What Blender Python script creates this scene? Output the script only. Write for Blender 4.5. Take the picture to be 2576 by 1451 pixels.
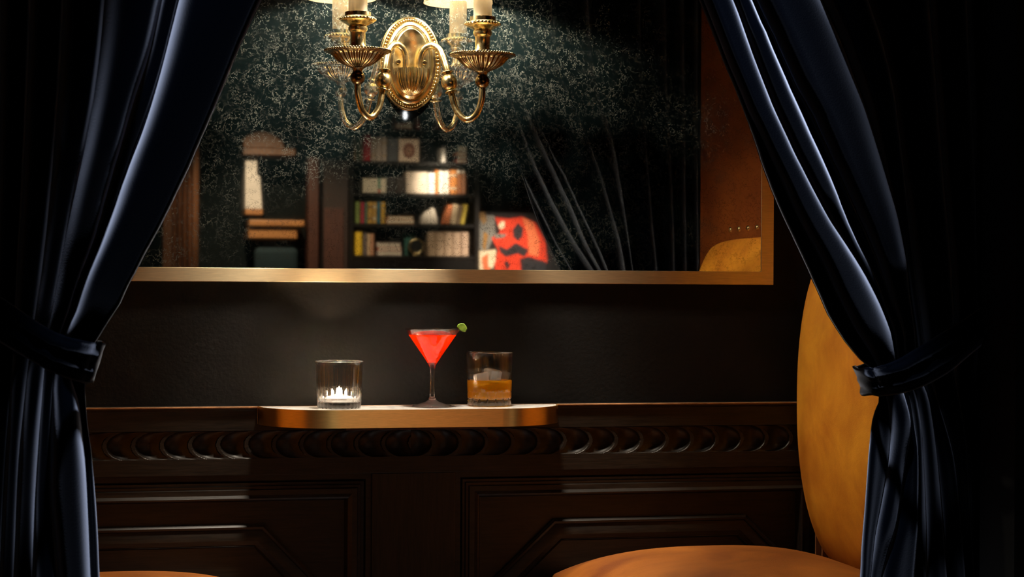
import bpy, bmesh, math, random
from mathutils import Vector, Matrix
random.seed(7)
sc = bpy.context.scene
for o in list(bpy.data.objects):
    bpy.data.objects.remove(o)
C = sc.collection
PI = math.pi

# ------------------------------------------------------------------ camera
FPX = 4674.0
TH = math.radians(12.52)          # camera turned to the right of the wall's normal
ROLL = 0.0053
L = 3.30                          # distance from the camera to the back wall (plane Y = 0)
CZ = 0.95
cam_data = bpy.data.cameras.new('camera')
cam = bpy.data.objects.new('camera', cam_data)
C.objects.link(cam)
fwd = Vector((math.sin(TH), math.cos(TH), 0))
r0 = Vector((math.cos(TH), -math.sin(TH), 0))
u0 = Vector((0, 0, 1))
rgt = r0 * math.cos(ROLL) + u0 * math.sin(ROLL)
upv = u0 * math.cos(ROLL) - r0 * math.sin(ROLL)
m = Matrix((rgt, upv, -fwd)).transposed().to_4x4()
m.translation = Vector((0, -L, CZ))
cam.matrix_world = m
cam_data.sensor_width = 36
cam_data.lens = FPX / 2576 * 36
cam_data.clip_start = 0.05
cam_data.dof.use_dof = True
cam_data.dof.focus_distance = 3.2
cam_data.dof.aperture_fstop = 9
sc.camera = cam

# ------------------------------------------------------------------ world, view
w = bpy.data.worlds.new('world')
sc.world = w
w.use_nodes = True
w.node_tree.nodes['Background'].inputs[0].default_value = (0.02, 0.025, 0.035, 1)
w.node_tree.nodes['Background'].inputs[1].default_value = 0.15
sc.view_settings.view_transform = 'Standard'
sc.view_settings.look = 'None'
sc.view_settings.gamma = 1
sc.view_settings.exposure = 0.85
sc.cycles.max_bounces = 14
sc.cycles.transmission_bounces = 14
sc.cycles.glossy_bounces = 6
sc.cycles.diffuse_bounces = 4
sc.cycles.sample_clamp_indirect = 6
sc.cycles.blur_glossy = 0.3

def spot(name, loc, target, power, ang, col=(1, 0.85, 0.66), blend=0.4, rad=0.03):
    d = bpy.data.lights.new(name, 'SPOT')
    d.energy = power
    d.color = col
    d.spot_size = math.radians(ang)
    d.spot_blend = blend
    d.shadow_soft_size = rad
    o = bpy.data.objects.new(name, d)
    C.objects.link(o)
    o.location = loc
    o.rotation_euler = (Vector(target) - Vector(loc)).to_track_quat('-Z', 'Y').to_euler()
    return o

def point(name, loc, power, col, rad):
    d = bpy.data.lights.new(name, 'POINT')
    d.energy = power
    d.color = col
    d.shadow_soft_size = rad
    o = bpy.data.objects.new(name, d)
    C.objects.link(o)
    o.location = loc
    return o

# downlights over the booth opening, in front of the curtains
spot('downlight_curtain_left', (0.235, -1.02, 2.52), (0.235, -0.84, 0.4), 200, 24, (0.95, 0.95, 1.0), 0.35, 0.04)
spot('downlight_curtain_right', (0.77, -1.05, 2.52), (0.77, -0.85, 0.4), 300, 29, (0.95, 0.95, 1.0), 0.35, 0.04)
# narrow downlight over the booth's table
spot('downlight_booth', (0.55, -0.42, 2.55), (0.55, -0.09, 0.74), 170, 32, (1.0, 0.86, 0.68), 0.7, 0.10)
# gallery spots of the room behind the camera, aimed at the far wall
spot('downlight_shelf', (2.0, -8.3, 2.5), (2.25, -10.0, 1.35), 40, 48, (1.0, 0.8, 0.58), 0.9)
spot('downlight_canvas', (3.2, -8.7, 2.5), (2.95, -10.0, 1.1), 210, 36, (1.0, 0.85, 0.68), 0.7)
spot('downlight_mantel', (0.9, -8.6, 2.5), (1.15, -9.9, 1.45), 100, 46, (1.0, 0.78, 0.52), 0.8)
spot('downlight_pilaster', (0.3, -8.6, 2.5), (0.45, -9.8, 1.2), 18, 34, (1.0, 0.75, 0.5), 0.8)
spot('added_bench_spot', (1.45, -4.3, 2.55), (1.45, -5.55, 0.68), 800, 27, (1.0, 0.8, 0.55), 0.8)  # added unseen lamp: brightens the added bench that the brass edge reflects

# ------------------------------------------------------------------ pixel <-> place
def ray(px, py):
    return (fwd + rgt * ((px - 1288) / FPX) + upv * ((725.5 - py) / FPX))
def at(px, py, Y):
    d = ray(px, py)
    k = (Y + L) / d.y
    return Vector((0, -L, CZ)) + d * k
def mir(px, py, D):               # a point seen in the wall mirror, D in front of the wall
    p = at(px, py, D)
    return Vector((p.x, -D, p.z))

pb = mir(1105, 458, 10.0)
spot('downlight_books', (pb.x + 0.1, -8.7, 2.55), pb, 190, 16, (1.0, 0.84, 0.66), 0.9)

# ------------------------------------------------------------------ materials
def new_mat(name):
    mt = bpy.data.materials.new(name)
    mt.use_nodes = True
    nt = mt.node_tree
    b = nt.nodes['Principled BSDF']
    return mt, nt, b

def N(nt, kind, **kw):
    n = nt.nodes.new(kind)
    for k, v in kw.items():
        if k in n.inputs:
            n.inputs[k].default_value = v
        else:
            setattr(n, k, v)
    return n

def coords(nt, scale=(1, 1, 1), kind='Object'):
    tc = nt.nodes.new('ShaderNodeTexCoord')
    mp = nt.nodes.new('ShaderNodeMapping')
    mp.inputs['Scale'].default_value = scale
    nt.links.new(tc.outputs[kind], mp.inputs['Vector'])
    return mp.outputs['Vector']

def ramp(nt, src, stops):
    r = nt.nodes.new('ShaderNodeValToRGB')
    el = r.color_ramp.elements
    while len(el) < len(stops):
        el.new(0.5)
    for e, (p, c) in zip(el, stops):
        e.position = p
        e.color = (c[0], c[1], c[2], 1) if len(c) == 3 else c
    nt.links.new(src, r.inputs['Fac'])
    return r.outputs['Color']

def plain(name, col, rough=0.6, metal=0.0, noise=0.0, nscale=30, bump=0.0, sheen=0.0, spec=0.5):
    mt, nt, b = new_mat(name)
    b.inputs['Base Color'].default_value = (*col, 1)
    b.inputs['Roughness'].default_value = rough
    b.inputs['Metallic'].default_value = metal
    b.inputs['Specular IOR Level'].default_value = spec
    if noise or bump:
        v = coords(nt)
        n = N(nt, 'ShaderNodeTexNoise', Scale=nscale, Detail=5.0)
        nt.links.new(v, n.inputs['Vector'])
        if noise:
            c = ramp(nt, n.outputs['Fac'], [(0.3, tuple(x * (1 - noise) for x in col)), (0.7, tuple(min(1, x * (1 + noise)) for x in col))])
            nt.links.new(c, b.inputs['Base Color'])
        if bump:
            bp = N(nt, 'ShaderNodeBump', Strength=bump, Distance=0.002)
            nt.links.new(n.outputs['Fac'], bp.inputs['Height'])
            nt.links.new(bp.outputs['Normal'], b.inputs['Normal'])
    return mt

def wood(name, c0, c1, scale, rough=0.45, bump=0.25, spec=0.5):
    mt, nt, b = new_mat(name)
    v = coords(nt, scale)
    n = N(nt, 'ShaderNodeTexNoise', Scale=6.0, Detail=8.0, Roughness=0.65)
    nt.links.new(v, n.inputs['Vector'])
    c = ramp(nt, n.outputs['Fac'], [(0.35, c0), (0.68, c1)])
    nt.links.new(c, b.inputs['Base Color'])
    b.inputs['Roughness'].default_value = rough
    b.inputs['Specular IOR Level'].default_value = spec
    bp = N(nt, 'ShaderNodeBump', Strength=bump, Distance=0.001)
    nt.links.new(n.outputs['Fac'], bp.inputs['Height'])
    nt.links.new(bp.outputs['Normal'], b.inputs['Normal'])
    return mt

M = {}
M['wall'] = plain('charcoal_wall_paint', (0.0055, 0.0052, 0.0052), 0.6, noise=0.15, nscale=140, bump=0.3, spec=0.15)
M['dark_wood'] = wood('ebonised_oak', (0.0045, 0.0036, 0.0030), (0.021, 0.0148, 0.0105), (3, 30, 40), 0.42, 0.25, 0.38)
M['dark_wood_v'] = wood('ebonised_oak_upright', (0.0045, 0.0036, 0.0030), (0.021, 0.0148, 0.0105), (40, 30, 3), 0.42, 0.25, 0.38)
M['black'] = plain('black_paint', (0.002, 0.0025, 0.0025), 0.9, spec=0.1)
M['teal_wall'] = plain('teal_wall_paint', (0.01, 0.03, 0.04), 0.6)
M['far_wall'] = plain('dark_green_wall_paint', (0.004, 0.006, 0.006), 0.8, noise=0.3, nscale=5, spec=0.1)
M['ceiling'] = plain('dark_ceiling_paint', (0.03, 0.03, 0.035), 0.8)
M['floor'] = wood('brown_floorboards', (0.012, 0.006, 0.004), (0.026, 0.013, 0.008), (1.5, 12, 12), 0.4)
M['red_wood'] = wood('red_brown_wood', (0.030, 0.008, 0.005), (0.075, 0.022, 0.010), (18, 18, 2), 0.5)
M['gold_wood'] = wood('honey_wood', (0.28, 0.11, 0.03), (0.50, 0.23, 0.07), (2, 18, 18), 0.45)
M['crest_wood'] = wood('old_brown_wood', (0.06, 0.022, 0.008), (0.20, 0.085, 0.028), (14, 14, 10), 0.5)
M['flute_wood'] = wood('fluted_walnut', (0.17, 0.065, 0.025), (0.28, 0.12, 0.05), (18, 18, 2), 0.5)
M['black_wood'] = wood('black_shelf_wood', (0.004, 0.0035, 0.0035), (0.010, 0.008, 0.007), (3, 20, 20), 0.6, 0.25, 0.15)
M['pale_panel'] = plain('pale_plaster', (0.75, 0.70, 0.64), 0.7, noise=0.12, nscale=8)

def brass(name, col=(0.78, 0.52, 0.18), rough=0.22, noise=0.25):
    mt, nt, b = new_mat(name)
    b.inputs['Metallic'].default_value = 1
    v = coords(nt)
    n = N(nt, 'ShaderNodeTexNoise', Scale=60.0, Detail=4.0)
    nt.links.new(v, n.inputs['Vector'])
    c = ramp(nt, n.outputs['Fac'], [(0.3, tuple(x * (1 - noise) for x in col)), (0.65, col)])
    nt.links.new(c, b.inputs['Base Color'])
    r = ramp(nt, n.outputs['Fac'], [(0.3, (rough + 0.12,) * 3), (0.7, (rough - 0.04,) * 3)])
    nt.links.new(r, b.inputs['Roughness'])
    return mt
M['brass'] = brass('polished_brass', (0.84, 0.69, 0.36), 0.20, 0.18)
M['brass_shaded'] = brass('shaded_brass', (0.26, 0.185, 0.09), 0.20)  # same brass, with the shade of dark surroundings put into its colour

def brushed(name, col, rough, scale, aniso=0.0):
    mt, nt, b = new_mat(name)
    b.inputs['Metallic'].default_value = 1
    v = coords(nt, scale)
    n = N(nt, 'ShaderNodeTexNoise', Scale=10.0, Detail=4.0, Roughness=0.7)
    nt.links.new(v, n.inputs['Vector'])
    c = ramp(nt, n.outputs['Fac'], [(0.3, tuple(x * 0.72 for x in col)), (0.7, col)])
    nt.links.new(c, b.inputs['Base Color'])
    b.inputs['Roughness'].default_value = rough
    bp = N(nt, 'ShaderNodeBump', Strength=0.08, Distance=0.0006)
    nt.links.new(n.outputs['Fac'], bp.inputs['Height'])
    nt.links.new(bp.outputs['Normal'], b.inputs['Normal'])
    if aniso:
        b.inputs['Anisotropic'].default_value = aniso
        t = nt.nodes.new('ShaderNodeCombineXYZ')      # brushed sideways: highlights stretch upright
        t.inputs[2].default_value = 1.0
        nt.links.new(t.outputs[0], b.inputs['Tangent'])
    return mt
M['frame_brass'] = brushed('brushed_brass_frame', (0.88, 0.73, 0.47), 0.46, (4, 60, 160), 0.7)
M['edge_brass'] = brushed('brushed_brass_edge', (0.95, 0.60, 0.22), 0.32, (6, 6, 220), 0.8)

# navy velvet
mt, nt, b = new_mat('navy_velvet')
v = coords(nt)
n = N(nt, 'ShaderNodeTexNoise', Scale=420.0, Detail=3.0)
nt.links.new(v, n.inputs['Vector'])
bp = N(nt, 'ShaderNodeBump', Strength=0.12, Distance=0.001)
nt.links.new(n.outputs['Fac'], bp.inputs['Height'])
df = N(nt, 'ShaderNodeBsdfDiffuse')
df.inputs['Color'].default_value = (0.0004, 0.0007, 0.0016, 1)
se = N(nt, 'ShaderNodeBsdfSheen')
se.distribution = 'ASHIKHMIN'
se.inputs['Color'].default_value = (0.135, 0.158, 0.215, 1)
se.inputs['Roughness'].default_value = 0.42
ad = nt.nodes.new('ShaderNodeAddShader')
for q_ in (df, se):
    nt.links.new(bp.outputs['Normal'], q_.inputs['Normal'])
nt.links.new(df.outputs[0], ad.inputs[0]); nt.links.new(se.outputs[0], ad.inputs[1])
nt.links.new(ad.outputs[0], nt.nodes['Material Output'].inputs['Surface'])
M['velvet'] = mt

# amber leather
def leather(name, c0, c1):
    mt, nt, b = new_mat(name)
    v = coords(nt, (1, 1.2, 1.2))
    n = N(nt, 'ShaderNodeTexNoise', Scale=7.0, Detail=7.0, Roughness=0.6, Distortion=0.4)
    nt.links.new(v, n.inputs['Vector'])
    c = ramp(nt, n.outputs['Fac'], [(0.30, c0), (0.68, c1)])
    nt.links.new(c, b.inputs['Base Color'])
    b.inputs['Roughness'].default_value = 0.42
    g = N(nt, 'ShaderNodeTexVoronoi', Scale=420.0)
    nt.links.new(v, g.inputs['Vector'])
    bp = N(nt, 'ShaderNodeBump', Strength=0.22, Distance=0.0006)
    nt.links.new(g.outputs['Distance'], bp.inputs['Height'])
    bp2 = N(nt, 'ShaderNodeBump', Strength=0.12, Distance=0.006)
    nt.links.new(n.outputs['Fac'], bp2.inputs['Height'])
    nt.links.new(bp.outputs['Normal'], bp2.inputs['Normal'])
    nt.links.new(bp2.outputs['Normal'], b.inputs['Normal'])
    return mt
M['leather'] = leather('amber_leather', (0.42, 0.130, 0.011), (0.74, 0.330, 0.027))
M['leather_seat'] = leather('dimmed_brown_leather', (0.16, 0.042, 0.008), (0.35, 0.115, 0.015))  # browner seat leather, with the weaker light there put into its colour
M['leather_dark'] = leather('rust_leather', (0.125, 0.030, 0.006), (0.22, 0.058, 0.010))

# marble
mt, nt, b = new_mat('white_marble')
v = coords(nt)
n = N(nt, 'ShaderNodeTexNoise', Scale=9.0, Detail=8.0, Distortion=1.5)
nt.links.new(v, n.inputs['Vector'])
c = ramp(nt, n.outputs['Fac'], [(0.44, (0.86, 0.85, 0.82)), (0.5, (0.60, 0.60, 0.59)), (0.55, (0.86, 0.85, 0.82))])
nt.links.new(c, b.inputs['Base Color'])
b.inputs['Roughness'].default_value = 0.15
M['marble'] = mt

# antique mirror: silver that has gone cloudy and crazed
mt, nt, b = new_mat('antique_mirror')
b.inputs['Metallic'].default_value = 1
b.inputs['Base Color'].default_value = (0.80, 0.79, 0.75, 1)
b.inputs['Roughness'].default_value = 0.015
v = coords(nt)
nz = N(nt, 'ShaderNodeTexNoise', Scale=100.0, Detail=9.0, Roughness=0.68)
nt.links.new(v, nz.inputs['Vector'])
line = ramp(nt, nz.outputs['Fac'], [(0.485, (0, 0, 0)), (0.497, (1, 1, 1)), (0.503, (1, 1, 1)), (0.515, (0, 0, 0))])
nz2 = N(nt, 'ShaderNodeTexNoise', Scale=38.0, Detail=5.0, Roughness=0.7)
nt.links.new(v, nz2.inputs['Vector'])
brk = ramp(nt, nz2.outputs['Fac'], [(0.38, (0, 0, 0)), (0.56, (1, 1, 1))])
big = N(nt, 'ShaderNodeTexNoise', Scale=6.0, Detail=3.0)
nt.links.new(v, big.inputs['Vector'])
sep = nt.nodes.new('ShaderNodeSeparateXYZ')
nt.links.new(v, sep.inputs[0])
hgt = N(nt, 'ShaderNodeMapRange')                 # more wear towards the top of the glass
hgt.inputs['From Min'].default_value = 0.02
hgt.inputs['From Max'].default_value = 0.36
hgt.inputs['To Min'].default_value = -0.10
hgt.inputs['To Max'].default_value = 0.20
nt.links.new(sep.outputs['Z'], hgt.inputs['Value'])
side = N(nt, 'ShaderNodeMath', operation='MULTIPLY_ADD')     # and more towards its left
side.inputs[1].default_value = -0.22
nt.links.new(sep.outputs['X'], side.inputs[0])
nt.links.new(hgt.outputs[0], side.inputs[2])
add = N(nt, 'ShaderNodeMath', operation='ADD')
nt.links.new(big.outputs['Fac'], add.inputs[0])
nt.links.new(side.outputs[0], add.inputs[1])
dens = ramp(nt, add.outputs[0], [(0.40, (0.75,) * 3), (0.62, (1, 1, 1))])
m1 = N(nt, 'ShaderNodeMath', operation='MULTIPLY')
nt.links.new(line, m1.inputs[0]); nt.links.new(brk, m1.inputs[1])
m2 = N(nt, 'ShaderNodeMath', operation='MULTIPLY')
nt.links.new(m1.outputs[0], m2.inputs[0]); nt.links.new(dens, m2.inputs[1])
haze = ramp(nt, add.outputs[0], [(0.38, (0.0,) * 3), (0.80, (0.22,) * 3)])
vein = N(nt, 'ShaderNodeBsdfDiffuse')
nt.links.new(ramp(nt, add.outputs[0], [(0.44, (0.012, 0.011, 0.010)), (0.56, (0.055, 0.06, 0.054)), (0.70, (0.115, 0.125, 0.116))]), vein.inputs['Color'])  # veins paler up and left: falloff of the sconce light put into colour
tint = N(nt, 'ShaderNodeBsdfDiffuse')
tint.inputs['Color'].default_value = (0.014, 0.028, 0.031, 1)
mx1 = nt.nodes.new('ShaderNodeMixShader')
nt.links.new(haze, mx1.inputs[0]); nt.links.new(b.outputs[0], mx1.inputs[1]); nt.links.new(tint.outputs[0], mx1.inputs[2])
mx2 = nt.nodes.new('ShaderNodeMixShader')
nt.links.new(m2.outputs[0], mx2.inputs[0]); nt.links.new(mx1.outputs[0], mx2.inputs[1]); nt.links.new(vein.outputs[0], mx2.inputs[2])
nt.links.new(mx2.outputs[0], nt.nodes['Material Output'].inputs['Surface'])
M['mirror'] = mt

# glass, liquids, ice
def glass(name, col=(1, 1, 1), ior=1.48, rough=0.0):
    mt, nt, b = new_mat(name)
    b.inputs['Base Color'].default_value = (*col, 1)
    b.inputs['Transmission Weight'].default_value = 1
    b.inputs['Roughness'].default_value = rough
    b.inputs['IOR'].default_value = ior
    return mt
M['glass'] = glass('clear_glass', (0.985, 0.99, 0.985))
nt = M['glass'].node_tree                      # thin clear glass: part of the light goes straight through
t_ = N(nt, 'ShaderNodeBsdfTransparent')
mx = nt.nodes.new('ShaderNodeMixShader'); mx.inputs[0].default_value = 0.2
nt.links.new(nt.nodes['Principled BSDF'].outputs[0], mx.inputs[1]); nt.links.new(t_.outputs[0], mx.inputs[2])
nt.links.new(mx.outputs[0], nt.nodes['Material Output'].inputs['Surface'])


def liquid(name, tcol, gcol, mixf, ior=1.34):
    mt, nt, b = new_mat(name)
    b.inputs['Base Color'].default_value = (*gcol, 1)
    b.inputs['Transmission Weight'].default_value = 1
    b.inputs['Roughness'].default_value = 0.0
    b.inputs['IOR'].default_value = ior
    t = N(nt, 'ShaderNodeBsdfTranslucent')
    t.inputs['Color'].default_value = (*tcol, 1)
    mx = nt.nodes.new('ShaderNodeMixShader')
    mx.inputs[0].default_value = mixf
    nt.links.new(b.outputs[0], mx.inputs[1])
    nt.links.new(t.outputs[0], mx.inputs[2])
    nt.links.new(mx.outputs[0], nt.nodes['Material Output'].inputs['Surface'])
    return mt
M['ice'] = liquid('frosty_ice', (0.85, 0.84, 0.82), (0.98, 0.98, 0.98), 0.35, 1.31)
M['cocktail'] = liquid('red_cocktail', (1.0, 0.150, 0.006), (1.0, 0.10, 0.03), 0.95)
M['whisky'] = liquid('amber_whisky', (1.0, 0.50, 0.008), (1.0, 0.66, 0.14), 0.42)

mt, nt, b = new_mat('lime_peel')
v = coords(nt)
n = N(nt, 'ShaderNodeTexNoise', Scale=150.0, Detail=3.0)
nt.links.new(v, n.inputs['Vector'])
c = ramp(nt, n.outputs['Fac'], [(0.35, (0.17, 0.32, 0.03)), (0.65, (0.34, 0.50, 0.07))])
nt.links.new(c, b.inputs['Base Color'])
b.inputs['Roughness'].default_value = 0.4
b.inputs['Subsurface Weight'].default_value = 0.3
b.inputs['Subsurface Radius'].default_value = (0.003, 0.004, 0.001)
M['lime'] = mt
M['lime_flesh'] = plain('lime_flesh', (0.50, 0.58, 0.18), 0.35, noise=0.2, nscale=200)

def emit(name, col, s):
    mt, nt, b = new_mat(name)
    b.inputs['Base Color'].default_value = (*col, 1)
    b.inputs['Emission Color'].default_value = (*col, 1)
    b.inputs['Emission Strength'].default_value = s
    return mt
M['bulb'] = emit('lit_bulb', (1.0, 0.80, 0.55), 40)
mt, nt, b = new_mat('candle_flame')
e_ = N(nt, 'ShaderNodeEmission'); e_.inputs['Color'].default_value = (1.0, 0.72, 0.42, 1); e_.inputs['Strength'].default_value = 180
t_ = N(nt, 'ShaderNodeBsdfTransparent')
ad = nt.nodes.new('ShaderNodeAddShader')
nt.links.new(e_.outputs[0], ad.inputs[0]); nt.links.new(t_.outputs[0], ad.inputs[1])
nt.links.new(ad.outputs[0], nt.nodes['Material Output'].inputs['Surface'])
M['flame'] = mt
mt, nt, b = new_mat('wax')
b.inputs['Base Color'].default_value = (0.85, 0.80, 0.70, 1)
b.inputs['Roughness'].default_value = 0.5
b.inputs['Subsurface Weight'].default_value = 0.5
b.inputs['Subsurface Radius'].default_value = (0.02, 0.012, 0.006)
M['wax'] = mt
M['ivory'] = plain('ivory_sleeve', (0.80, 0.72, 0.55), 0.5, noise=0.06, nscale=80)
mt, nt, b = new_mat('linen_shade')
d_ = N(nt, 'ShaderNodeBsdfDiffuse'); d_.inputs['Color'].default_value = (0.88, 0.84, 0.74, 1)
t_ = N(nt, 'ShaderNodeBsdfTranslucent'); t_.inputs['Color'].default_value = (0.88, 0.80, 0.64, 1)
mx = nt.nodes.new('ShaderNodeMixShader'); mx.inputs[0].default_value = 0.45
nt.links.new(d_.outputs[0], mx.inputs[1]); nt.links.new(t_.outputs[0], mx.inputs[2])
nt.links.new(mx.outputs[0], nt.nodes['Material Output'].inputs['Surface'])
M['shade'] = mt
M['wick'] = plain('black_wick', (0.01, 0.01, 0.01), 0.9)
M['tin'] = plain('aluminium_cup', (0.8, 0.8, 0.8), 0.3, 1.0)

_cc = {}
def col(r, g, b, rough=0.6):
    k = (r, g, b)
    if k not in _cc:
        _cc[k] = plain('coloured_cloth_%d' % len(_cc), (r, g, b), rough, noise=0.12, nscale=25, spec=0.2)
    return _cc[k]

# ------------------------------------------------------------------ mesh tools
class MB:
    def __init__(s):
        s.v = []; s.f = []; s.mi = []; s.cur = 0
    def add(s, vs, fs):
        o = len(s.v)
        s.v += [tuple(x) for x in vs]
        for f in fs:
            s.f.append(tuple(i + o for i in f)); s.mi.append(s.cur)
        return s
    def box(s, x0, x1, y0, y1, z0, z1):
        return s.add([(x0, y0, z0), (x1, y0, z0), (x1, y1, z0), (x0, y1, z0), (x0, y0, z1), (x1, y0, z1), (x1, y1, z1), (x0, y1, z1)],
                     [(3, 2, 1, 0), (4, 5, 6, 7), (0, 1, 5, 4), (1, 2, 6, 5), (2, 3, 7, 6), (3, 0, 4, 7)])
    def prism(s, poly, y0, y1):           # polygon in XZ, extruded along Y
        n = len(poly)
        vs = [(x, y0, z) for x, z in poly] + [(x, y1, z) for x, z in poly]
        fs = [tuple(range(n)), tuple(range(2 * n - 1, n - 1, -1))]
        fs += [(i, i + n, (i + 1) % n + n, (i + 1) % n) for i in range(n)]
        return s.add(vs, fs)
    def lathe(s, prof, seg=48, c=(0, 0, 0), rmod=None, close=False, cap=(True, True)):
        # prof: (r, z); rmod(angle, k) -> factor
        vs = []; fs = []
        n = len(prof)
        for k, (r, z) in enumerate(prof):
            for i in range(seg):
                a = 2 * PI * i / seg
                rr = r * (rmod(a, k) if rmod else 1)
                vs.append((c[0] + rr * math.cos(a), c[1] + rr * math.sin(a), c[2] + z))
        kk = n if close else n - 1
        for k in range(kk):
            k2 = (k + 1) % n
            for i in range(seg):
                j = (i + 1) % seg
                fs.append((k * seg + i, k * seg + j, k2 * seg + j, k2 * seg + i))
        if not close:
            if cap[0]: fs.append(tuple(range(seg - 1, -1, -1)))
            if cap[1]: fs.append(tuple((n - 1) * seg + i for i in range(seg)))
        return s.add(vs, fs)
    def tube(s, pts, rad, seg=14, cap=True):
        pts = [Vector(p) for p in pts]
        n = len(pts)
        rad = rad if isinstance(rad, (list, tuple)) else [rad] * n
        vs = []; fs = []
        t = (pts[1] - pts[0]).normalized()
        ref = Vector((0, 0, 1)) if abs(t.z) < 0.9 else Vector((1, 0, 0))
        nrm = t.cross(ref).normalized()
        for k in range(n):
            a = pts[max(0, k - 1)]; bb = pts[min(n - 1, k + 1)]
            t = (bb - a).normalized()
            nrm = (nrm - t * nrm.dot(t)).normalized()
            bi = t.cross(nrm)
            for i in range(seg):
                an = 2 * PI * i / seg
                vs.append(pts[k] + (nrm * math.cos(an) + bi * math.sin(an)) * rad[k])
        for k in range(n - 1):
            for i in range(seg):
                j = (i + 1) % seg
                fs.append((k * seg + i, k * seg + j, (k + 1) * seg + j, (k + 1) * seg + i))
        if cap:
            fs.append(tuple(range(seg - 1, -1, -1)))
            fs.append(tuple((n - 1) * seg + i for i in range(seg)))
        return s.add(vs, fs)
    def ball(s, c, r, seg=16, sz=1.0, rings=10):
        prof = [(max(1e-5, r * math.sin(PI * k / rings)), -r * sz * math.cos(PI * k / rings)) for k in range(rings + 1)]
        return s.lathe(prof, seg, c)
    def grid(s, rows, flip=False):        # rows of points
        n = len(rows[0]); vs = [p for r in rows for p in r]; fs = []
        for k in range(len(rows) - 1):
            for i in range(n - 1):
                q = (k * n + i, k * n + i + 1, (k + 1) * n + i + 1, (k + 1) * n + i)
                fs.append(q[::-1] if flip else q)
        return s.add(vs, fs)
    def build(s, name, mat, parent=None, smooth=True, bevel=0, seg=2, angle=40, sub=0, recalc=True, solid=0):
        me = bpy.data.meshes.new(name)
        me.from_pydata(s.v, [], s.f)
        mats = mat if isinstance(mat, (list, tuple)) else [mat]
        for mm in mats: me.materials.append(mm)
        for p, i in zip(me.polygons, s.mi): p.material_index = min(i, len(mats) - 1)
        if recalc:
            bm = bmesh.new(); bm.from_mesh(me)
            bmesh.ops.remove_doubles(bm, verts=bm.verts, dist=1e-6)
            bmesh.ops.recalc_face_normals(bm, faces=bm.faces)
            bm.to_mesh(me); bm.free()
        me.update()
        if smooth:
            me.shade_smooth()
            me.set_sharp_from_angle(angle=math.radians(angle))
        o = bpy.data.objects.new(name, me)
        C.objects.link(o)
        if parent is not None:
            o.parent = parent
        if solid:
            md = o.modifiers.new('solid', 'SOLIDIFY'); md.thickness = solid; md.offset = 0
        if bevel:
            md = o.modifiers.new('bevel', 'BEVEL'); md.width = bevel; md.segments = seg; md.limit_method = 'ANGLE'
        if sub:
            md = o.modifiers.new('sub', 'SUBSURF'); md.levels = sub; md.render_levels = sub
        return o

def tag(o, label, cat, group=None):
    o['label'] = label; o['category'] = cat
    if group: o['group'] = group
    return o
def thing(name, loc, label, cat, group=None):
    o = bpy.data.objects.new(name, None)
    o.empty_display_size = 0.05
    C.objects.link(o); o.location = loc
    return tag(o, label, cat, group)
def struct(o):
    o['kind'] = 'structure'
    return o
def copy_tree(o, parent=None):
    c = o.copy(); C.objects.link(c)
    if parent is not None: c.parent = parent
    for ch in [x for x in o.children]:
        copy_tree(ch, c)
    return c
def sm(t):
    t = max(0.0, min(1.0, t))
    return t * t * (3 - 2 * t)

# ------------------------------------------------------------------ setting
XL, XR = -0.225, at(2058, 1340, 0).x      # side walls of the booth
ZT = 0.741                                # top of the chair rail and table
YC = -0.74                                # plane of the curtains
CX = (XL + XR) / 2
H = 2.6
RX0, RX1, RY = -2.2, 5.2, -10.4

struct(MB().box(RX0 - .1, RX1 + .1, RY - .1, 0.12, -0.1, 0).build('floor', M['floor'], smooth=False))
struct(MB().box(RX0 - .1, RX1 + .1, RY - .1, 0.12, H, H + 0.1).build('ceiling', M['ceiling'], smooth=False))
struct(MB().box(XL - .1, XR + .1, 0, 0.12, 0, H).build('wall_back', M['wall'], smooth=False))
struct(MB().box(XL - .1, XL, -0.86, 0, 0, H).build('wall_left', M['wall'], smooth=False))
struct(MB().box(XR, XR + .1, -0.86, 0, 0, H).build('wall_right', M['wall'], smooth=False))
jx = at(2517, 700, -0.86).x
jx2 = at(2572, 700, -0.86).x
struct(MB().box(jx2, RX1, -0.90, -0.86, 0, H).build('wall_front_right', M['teal_wall'], smooth=False))
struct(MB().box(RX0, XL + .01, -0.90, -0.86, 0, H).build('wall_front_left', M['teal_wall'], smooth=False))
struct(MB().box(jx, jx2, -0.905, -0.80, 0, H).build('trim_1', M['black'], smooth=False))
struct(MB().box(RX0, RX1, RY - 0.1, RY, 0, H).build('wall_far', M['far_wall'], smooth=False))
struct(MB().box(RX0 - .1, RX0, RY, -0.86, 0, H).build('wall_room_left', M['far_wall'], smooth=False))
struct(MB().box(RX1, RX1 + .1, RY, -0.86, 0, H).build('wall_room_right', M['far_wall'], smooth=False))

# ---- wainscot
z_ = lambda px, py: at(px, py, -0.02).z
zf0 = z_(1850, 1070)      # top of the carved band
zf1 = z_(1850, 1136)      # bottom of the carved band
zc = z_(1900, 1174)       # lower edge of the frieze board
# chair rail: capped board
b_ = MB()
prof = [(0.0, ZT), (0.026, ZT), (0.0275, ZT - 0.002), (0.0275, ZT - 0.005), (0.024, ZT - 0.008), (0.024, zf0 + 0.001), (0.0, zf0 + 0.001)]
for k in range(len(prof)):
    pass
def extrude_x(mb, prof, x0, x1):
    n = len(prof)
    vs = [(x0, -y, z) for y, z in prof] + [(x1, -y, z) for y, z in prof]
    fs = [(i, (i + 1) % n, (i + 1) % n + n, i + n) for i in range(n)] + [tuple(range(n - 1, -1, -1)), tuple(range(n, 2 * n))]
    return mb.add(vs, fs)
struct(extrude_x(MB(), prof, XL, XR).build('trim_2', M['dark_wood'], angle=25))

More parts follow.
